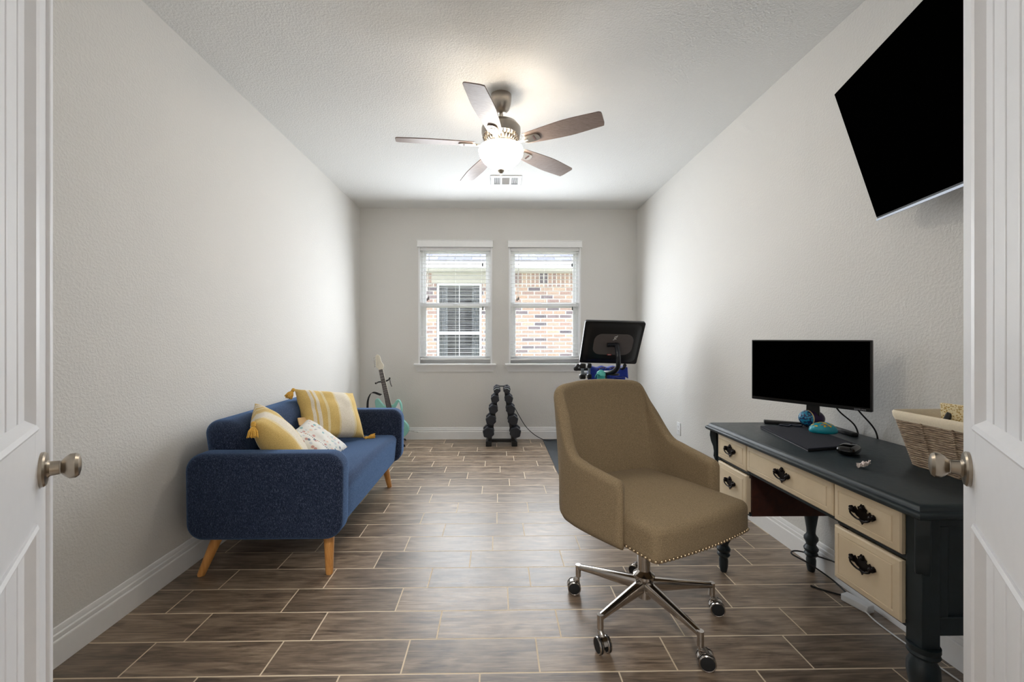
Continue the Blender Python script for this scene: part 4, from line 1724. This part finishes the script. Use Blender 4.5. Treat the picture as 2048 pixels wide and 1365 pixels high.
def dumbbell(r, L_):
    root = thing('dumbbell', None, 'dumbbell')
    MB().cyl((0, -L_ / 2 + .02, 0), (0, L_ / 2 - .02, 0), .014, seg=16).build('handle', M['chrome'], root)
    for s_ in (-1, 1):
        hd = MB()
        hexo = [(r * math.cos(PI / 3 * i + PI / 6), r * math.sin(PI / 3 * i + PI / 6)) for i in range(6)]
        hd.prism(hexo, -.028, .028, T(0, s_ * (L_ / 2 - .028), 0) @ RX(PI / 2))
        hd.build('hex_head', M['dbl'], root, bevel=r * .14, bseg=2)
    return root


vpos = [(781, .055, .043), (799.5, .077, .050), (820, .096, .056), (842, .122, .062), (867, .149, .068)]
pos = {0: ['top', 'second', 'third', 'fourth', 'lowest']}
for s_, nm in ((-1, 'left'), (1, 'right')):
    for i, (v, xo, r) in enumerate(vpos):
        z = 1.2 - (v - 677) * 4.60 / 837
        db = dumbbell(r, .22)
        db.location = (.060 + s_ * xo, 4.72, z)
        db.rotation_euler = (0, s_ * R(12), 0)
        tag(db, 'black hex dumbbell, %s on the %s side of the stand' % (['topmost', 'second from the top', 'middle', 'second from the bottom', 'lowest'][i], nm), 'dumbbell', 'hex dumbbells on the stand')
        if i == 0:
            Mx = Matrix(((1, 0, 0, 0), (0, 0, -1, -.1105), (0, 1, 0, 0), (0, 0, 0, 1)))
            MB().prism([(-.03, .004), (0, .018), (.03, .004), (.03, .012), (0, .026), (-.03, .012)], 0, .001, Mx).build('chevron_mark', t, db)

cable('bike_power_cord', 'black cord curving down from behind the dumbbells to the bike mat', [(.22, 4.95, .37), (.26, 4.90, .30), (.34, 4.90, .17), (.43, 4.90, .08), (.52, 4.87, .03), (.60, 4.85, .012), (.72, 4.84, .03)], .0045, M['black'])

# ------------------------------------------------------------------ guitar and stand
gx, gy = -1.30, 4.73
tiltg = R(-13.5)
gt = thing('electric_guitar', 'seafoam green electric guitar with white pickguard leaning in the back left corner', 'electric guitar', (-1.115, 4.70, .07), rot=(R(-4), tiltg, 0))
# local x right, z up, -y towards camera; body centre at z~.2
M['seafoam'] = plain('seafoam_lacquer', (140, 198, 186), .2, var=.02)
M['maple'] = plain('pale_maple', (222, 214, 196), .4, var=.05)
M['rosewood'] = plain('rosewood', (52, 38, 34), .5, var=.2)
body = [(0, 0), (.07, .004), (.125, .03), (.158, .075), (.160, .125), (.138, .17), (.118, .21), (.118, .245), (.132, .285), (.140, .33), (.128, .37), (.108, .38), (.090, .375), (.066, .358), (.040, .35),
        (-.035, .35), (-.055, .36), (-.075, .385), (-.095, .415), (-.115, .425), (-.142, .41), (-.150, .36), (-.142, .30), (-.126, .25), (-.120, .21), (-.132, .17), (-.155, .125), (-.160, .08), (-.135, .035), (-.075, .006)]
XZp = Matrix(((1, 0, 0, 0), (0, 0, 1, 0), (0, 1, 0, 0), (0, 0, 0, 1)))
bs_ = [(p.x, p.y * (1.0 if p.y < .2 else 1 + .16 * (p.y - .2) / .22)) for p in smooth_path([(x, y, 0) for x, y in body] + [(0, 0, 0)], 3)][:-1]
MB().prism(bs_, -.022, .022, XZp).build('guitar_body', M['seafoam'], gt, bevel=.008, bseg=3, angle=60)
pg = [(.03, .34), (.07, .345), (.105, .385), (.12, .40), (.122, .32), (.108, .25), (.10, .2), (.115, .15), (.11, .1), (.06, .12), (.03, .14), (-.05, .14), (-.085, .18), (-.09, .22), (-.07, .29), (-.035, .335)]
MB().prism(pg[::-1], -.0245, -.022, XZp).build('pickguard', M['white_pl'], gt)
for z in (.155, .205, .255):
    MB().rbox((0, -.027, z), (.042, .004, .009), .003, 2, 2).build('pickup', M['white_pl'], gt)
MB().rbox((0, -.028, .115), (.04, .005, .014), .003, 2, 2).build('bridge', M['chrome'], gt)
nk = MB()
nk.prism([(-.028, .33), (.028, .33), (.021, .80), (-.021, .80)], -.028, -.008, XZp)
nk.build('neck', M['maple'], gt, bevel=.004)
fb = MB().prism([(-.029, .33), (.029, .33), (.0215, .80), (-.0215, .80)], -.034, -.028, XZp).build('fingerboard', M['rosewood'], gt)
fr_ = MB()
sc0 = .80
for i in range(1, 21):
    z = sc0 - .648 * (1 - 2 ** (-i / 12)) * .98
    if z > .335:
        fr_.box((-.026, -.0352, z - .0009), (.026, -.034, z + .0009))
fr_.build('fret', M['chrome'], fb)
hs = [(-.021, .80), (.021, .80), (.038, .825), (.040, .85), (.024, .885), (.022, .93), (.02, .955), (.0, .975), (-.022, .97), (-.030, .95), (-.038, .90), (-.044, .86), (-.046, .835), (-.034, .825)]
hso = MB().prism(hs[::-1] if False else hs, -.026, -.012, XZp).build('headstock', M['maple'], gt, bevel=.002)
for i in range(6):
    z = .85 + i * .019
    x = -.042 + i * .003
    p = MB()
    p.cyl((x, -.019, z), (x - .018, -.019, z), .002, seg=8)
    p.rbox((x - .022, -.019, z), (.006, .003, .0055), .002, 2, 1)
    p.cyl((x + .022, -.034, z), (x + .022, -.02, z), .003, seg=8)
    p.build('tuning_peg', M['chrome'], gt)
sg_ = MB()
for i in range(6):
    x = -.018 + i * .0072
    sg_.cyl((x, -.032, .115), (x * .8, -.037, .80), .0006, seg=4)
sg_.build('string', M['chrome'], gt)
# stand: black tube with yoke; strap loop over the yoke
gs = thing('guitar_stand', 'black tubular guitar stand holding the seafoam guitar', 'guitar stand', (-1.13, 4.80, 0))
MB().tube([(-.03, .06, .03), (-.10, .055, .40), (-.165, .045, .70)], .009, 10).build('stand_post', M['blackmetal'], gs)
yk = MB()
yk.tube(smooth_path([(-.165, .045, .70), (-.215, 0, .70), (-.225, -.07, .69), (-.215, -.12, .70)], 5), .009, 8)
yk.tube(smooth_path([(-.165, .045, .70), (-.11, 0, .72), (-.075, -.06, .745), (-.06, -.12, .755)], 5), .009, 8)
yk.build('neck_yoke', M['blackmetal'], gs)
MB().tube(smooth_path([(-.06, -.12, .755), (-.05, -.125, .70), (-.035, -.13, .665)], 4), [.004] * 8 + [.009], 8).build('security_strap', M['rubber'], gs)
for a_ in ((.11, -.16), (-.16, -.16), (-.03, .15)):
    l2 = MB()
    l2.tube(smooth_path([(-.03, .05, .12), (a_[0] * .6 - .01, a_[1] * .6, .05), (a_[0], a_[1], .012)], 4), .009, 8)
    l2.ball((a_[0], a_[1], .012), .013, 10, 8)
    l2.build('stand_leg', M['blackmetal'], gs)
cr = MB()
cr.tube(smooth_path([(-.03, .05, .09), (.07, -.02, .055), (.11, -.09, .055), (.11, -.12, .075)], 4), .008, 8)
cr.tube(smooth_path([(-.03, .05, .09), (-.08, -.02, .055), (-.06, -.09, .055), (-.06, -.12, .075)], 4), .008, 8)
cr.build('body_cradle', M['blackmetal'], gs)
strap = MB()
sp = smooth_path([(-1.372, 4.60, .42), (-1.405, 4.65, .44), (-1.425, 4.69, .35), (-1.43, 4.69, .42), (-1.42, 4.68, .52), (-1.385, 4.67, .595), (-1.345, 4.66, .60), (-1.31, 4.655, .585), (-1.28, 4.65, .58)], 6)
sp = smooth_path([(-1.43, 4.66, .30), (-1.43, 4.66, .42), (-1.42, 4.65, .52), (-1.385, 4.64, .592), (-1.345, 4.635, .60), (-1.30, 4.63, .585), (-1.27, 4.63, .575)], 6)
vv = []
for p in sp:
    vv += [(p.x - .012, p.y, p.z - .008), (p.x + .012, p.y, p.z + .008), (p.x + .012, p.y + .003, p.z + .008), (p.x - .012, p.y + .003, p.z - .008)]
ff = []
for i in range(len(sp) - 1):
    for k in range(4):
        ff.append((i * 4 + k, i * 4 + (k + 1) % 4, i * 4 + 4 + (k + 1) % 4, i * 4 + 4 + k))
ff += [(0, 1, 2, 3), tuple(len(vv) - 4 + k for k in range(4))]
so = MB().add(vv, ff).build('guitar_strap', M['rubber'], None)
tag(so, 'black guitar strap looped over the left horn of the seafoam guitar', 'guitar strap')
cable('guitar_lead', 'thin dark lead hanging off the guitar body by the back baseboard', [(-1.04, 4.72, .135), (-1.0, 4.75, .15), (-.93, 4.80, .13), (-.90, 4.82, .12)], .0018, M['black'])

# ------------------------------------------------------------------ bike, mat
mat_ = MB().prism(rrect(.95, 1.84, .02), 0, .006)
mo_ = mat_.build('exercise_mat', plain('dark_rubber_mat', (46, 50, 54), .7, var=.1, nscale=200, bump=.2), None, bevel=.002)
mo_.location = (.544 + .475, 3.10 + .92, 0)
tag(mo_, 'large dark grey rubber mat on the floor under the exercise bike', 'exercise mat')
bike = thing('exercise_bike', 'black indoor exercise bike with a large touchscreen seen from behind, behind the office chair', 'exercise bike', (1.02, 3.95, .006))
scr_c = Vector((1.050 - 1.02, 3.81 - 3.95, 1.155))
Ms = T(*scr_c) @ RZ(R(-1)) @ RY(R(1.5)) @ RX(R(33))
# local -y = back of the screen (towards the camera)
sc_ = MB()
sc_.prism(rrect(.534, .455, .018, 5), -.012, .012, Ms @ RX(PI / 2))
vv, ff = [], []
for (k_, dp) in ((1.0, -.010), (.93, -.016), (.86, -.022), (.80, -.025)):
    o_ = rrect(.50 * k_, .42 * k_, .05 * k_, 6)
    vv += [tuple(Ms @ Vector((x, dp, z))) for x, z in o_]
n_ = len(o_)
for r in range(3):
    for i in range(n_):
        j = (i + 1) % n_
        ff.append((r * n_ + i, r * n_ + j, (r + 1) * n_ + j, (r + 1) * n_ + i))
ff.append(tuple(3 * n_ + i for i in range(n_)))
sc_.add(vv, ff)
scr = sc_.build('touchscreen', M['black'], bike, angle=60)
MB().prism(rrect(.355, .225, .075, 8), .0, .004, Ms @ T(.01, -.0245, -.005) @ RX(PI / 2)).build('rear_panel', plain('dark_brown_plastic', (88, 82, 82), .6, var=.03), scr, bevel=.001)
MB().box((-.255, .0115, -.215), (.255, .013, .215), Ms).build('display', M['screen'], scr)
# emblem: slanted P-like mark
em = MB()
Me = Ms @ T(.022, -.029, .070) @ RX(PI / 2) @ Matrix.Scale(1.2, 4)
for i in range(18):
    a0, a1 = R(20 + i * 16), R(20 + (i + 1) * 16)
    if i in (8, 9):
        continue
    r0, r1 = .0055, .0120
    em.prism([(r0 * math.cos(a0), r0 * math.sin(a0)), (r1 * math.cos(a0), r1 * math.sin(a0)), (r1 * math.cos(a1), r1 * math.sin(a1)), (r0 * math.cos(a1), r0 * math.sin(a1))], 0, .001, Me)
em.prism([(-.002, -.004), (.004, -.004), (-.008, -.017), (-.015, -.017)][::-1], 0, .001, Me @ T(-.004, -.004, 0))
em.prism([(0, 0), (.0125, .015), (.006, .015), (-.005, .003)], 0, .001, Me @ T(.003, .004, 0))
em.build('white_emblem', M['white_pl'], scr)
MB().box((-.027, -.0305, -.122), (.012, -.0285, -.109), Ms).build('warning_sticker', plain('red_sticker', (178, 40, 44), .5), scr)
MB().box((-.020, -.0311, -.1175), (.006, -.0304, -.1135), Ms).build('sticker_line', M['white_pl'], scr)
sm = MB()
p_hinge = Ms @ Vector((.02, -.03, .0))
sm.tube([Ms @ Vector((-.045, -.040, .0)), Ms @ Vector((.060, -.040, .0))], .018, 12)
pts = [Ms @ Vector((.040, -.045, .0)), Ms @ Vector((.045, -.08, -.035)), Vector((.07, -.22, 1.0)), Vector((.065, -.215, .93)), Vector((.03, -.17, .885)), Vector((-.02, -.06, .87))]
sm.tube(smooth_path(pts, 6), .022, 12)
sm.build('screen_arm', plain('satin_black_metal', (30, 32, 38), .3, .5, var=.05), bike)
fm = MB()
fm.tube([(-.02, -.06, .87), (-.03, -.12, .5)], .028, 14)
fm.tube([(-.03, -.12, .5), (-.03, -.28, .32)], .03, 14)
fm.tube([(-.03, -.13, .50), (-.03, .3, .30)], .032, 14)
fm.tube([(-.03, -.42, .06), (-.03, .56, .06)], .024, 14)
fm.tube([(-.03, .3, .30), (-.03, .50, .06)], .028, 14)
fm.tube([(-.03, -.28, .32), (-.03, -.42, .06)], .026, 14)
fm.build('bike_frame', M['blackmetal'], bike)
for y in (-.44, .56):
    st = MB()
    st.tube([(-.27, y, .05), (.21, y, .05)], .022, 12)
    for x in (-.25, .19):
        st.cyl((x, y, 0), (x, y, .04), .025, seg=16)
    st.build('stabiliser_bar', M['blackmetal'], bike)
MB().lathe([(.03, -.022), (.20, -.018), (.235, -.022), (.24, -.015), (.24, .015), (.235, .022), (.20, .018), (.03, .022)], 48, T(-.03, -.33, .33) @ RY(PI / 2)).build('flywheel', plain('dark_cast_steel', (60, 62, 66), .3, .9), bike)
MB().tube([(-.03, .26, .32), (-.03, .36, .80)], .02, 14).build('seat_post', M['chrome'], bike)
MB().rbox((-.03, .40, .83), (.07, .13, .028), .026, 5, 3, f=lambda x, y, z: (x * (1.05 if y > 0 else .45 + .5 * (1 + y / .13)), y, z)).build('saddle', M['rubber'], bike)
MB().rbox((.03, .08, .30), (.018, .19, .08), .018).build('chain_guard', M['black'], bike)
for s_, dy in ((-1, .0), (1, .0)):
    pd = MB()
    pd.tube([(-.03 + s_ * .06, .02, .32), (-.03 + s_ * .07, .02 + s_ * .12, .32 - s_ * .1)], .011, 10)
    pd.rbox((-.03 + s_ * .12, .02 + s_ * .12, .32 - s_ * .1), (.045, .04, .012), .008)
    pd.build('pedal', M['blackmetal'], bike)
hb = MB()
hb.tube([(-.25, .02, .90), (.14, .02, .90)], .015, 12)
for s_ in (-1, 1):
    x0_ = -.055 + s_ * .195
    hb.tube(smooth_path([(x0_, .02, .90), (x0_ + s_ * .02, .02, .90), (x0_ + s_ * .03, -.05, .92), (x0_ + s_ * .02, -.12, .945)], 5), .016, 12)
hb.build('handlebar', M['rubber'], bike)
# dumbbells held in the side rack next to the handlebar
# light pair of dumbbells seen left of the towel: built as upright handgrips
for k, (x, y) in enumerate(((.795, 3.86), (.862, 3.88))):
    g_ = thing('hand_weight', ['small black and grey hand weight at the left end of the bike handlebar', 'second small black hand weight, between the first one and the blue towel'][k], 'hand weight', (x, y, .845), group='hand weights on the bike')
    MB().cyl((0, 0, .02), (0, 0, .085), .014 if k == 0 else .011, seg=16).build('grip', plain('grey_grip', (120, 130, 140), .5), g_)
    for z in (.0, .10):
        MB().rbox((0, 0, z), (.028 - k * .008, .026, .022), .012).build('weight_head', M['black'], g_)

# towel: draped over the handlebar
t = NT('royal_blue_towel')
tc = t.new('ShaderNodeTexCoord')
sep = t.new('ShaderNodeSeparateXYZ')
t.link(tc.outputs['Object'], sep.inputs[0])
n = t.noise(t.coords((150, 150, 150)), 1, 2)
c = t.ramp(n, [(.3, lin((18, 40, 128))), (.7, lin((34, 66, 172)))])
t.set(color=c, rough=.95, sheen=.4)
t.bump(n, .5, .002)
M['towel'] = t.m


def towel(u, v):
    # u across (x), v over: front hanging -> over the bar -> back hanging
    x = -.17 + .36 * u
    s_ = v * .40 - .20
    if s_ < 0:
        y = -.022 - .010 * math.sin(u * 14) + s_ * .18
        z = s_ * (.62 + .18 * math.sin(u * 5 + .6))
    else:
        y = .022 + .010 * math.sin(u * 12 + 1) + .0
        z = -s_ * .75
    z += .024 * (1 - min(1, abs(s_) / .03)) * 0 + (.022 if abs(s_) < .02 else .018 - .2 * max(0, abs(s_) - .02) * 0)
    x += .05 * (s_ if s_ < 0 else 0) * (u - .5)
    return (x, y, z + .006 * math.sin(u * 22))


tw = MB().grid(towel, 40, 24)
tw_o = tw.build('blue_towel', M['towel'], None, angle=80)
md = tw_o.modifiers.new('solid', 'SOLIDIFY')
md.thickness = .008
tw_o.location = (1.045, 3.965, .905)
tag(tw_o, 'royal blue towel with yellow lettering draped over the bike handlebar under the screen', 'towel')
# yellow print near the fold, as part of the towel
lt = MB()
rn = random.Random(4)
for i in range(9):
    if i == 4:
        continue
    u = .26 + i * .058
    x, y, z = towel(u, .46)
    for k in range(3):
        lt.box((x - .007 + k * .005, y - .008, z - .012 + rn.uniform(0, .006)), (x - .004 + k * .005, y - .004, z + .004))
    lt.box((x - .007, y - .008, z), (x + .009, y - .004, z + .004))
lt.build('yellow_print', plain('yellow_print', (220, 170, 60), .7), tw_o)
# teal bottle
wb = thing('water_bottle', 'turquoise water bottle in the holder under the bike screen', 'water bottle', (.948, 3.78, .745))
MB().lathe([(.034, 0), (.038, .01), (.038, .10), (.036, .115)], 28).build('bottle_body', plain('teal_plastic', (36, 150, 146), .35), wb)
MB().lathe([(.036, .115), (.040, .118), (.041, .135), (.036, .150), (.022, .160), (.010, .168), (1e-4, .170)], 28).build('bottle_cap', plain('pale_teal_cap', (96, 196, 188), .35), wb)
MB().tube(smooth_path([(-.02, -.03, .12), (-.05, -.04, .13), (-.06, -.03, .10)], 4), .006, 8).build('carry_loop', plain('teal_loop', (30, 130, 128), .4), wb)
hd = MB()
hd.lathe([(.042, -.004), (.045, 0), (.045, .012), (.042, .012)], 28, T(-.072, -.17, .79))
hd.lathe([(.042, -.004), (.045, 0), (.045, .012), (.042, .012)], 28, T(.055, -.15, .86))
hd.tube([(-.04, -.14, .79), (-.02, -.08, .80)], .008, 8)
hd.tube([(.03, -.12, .865), (.0, -.06, .86)], .008, 8)
hd.build('bottle_holder', M['black'], bike)

# ------------------------------------------------------------------ daylight portals
for (x0, x1) in WIN:
    p = light('window_portal', 'AREA', ((x0 + x1) / 2, YB + WT + .01, (WZ0 + WZ1) / 2), 1, (1, 1, 1), x1 - x0, (-PI / 2, 0, 0), shape='RECTANGLE', size_y=WZ1 - WZ0)
    p.data.cycles.is_portal = True
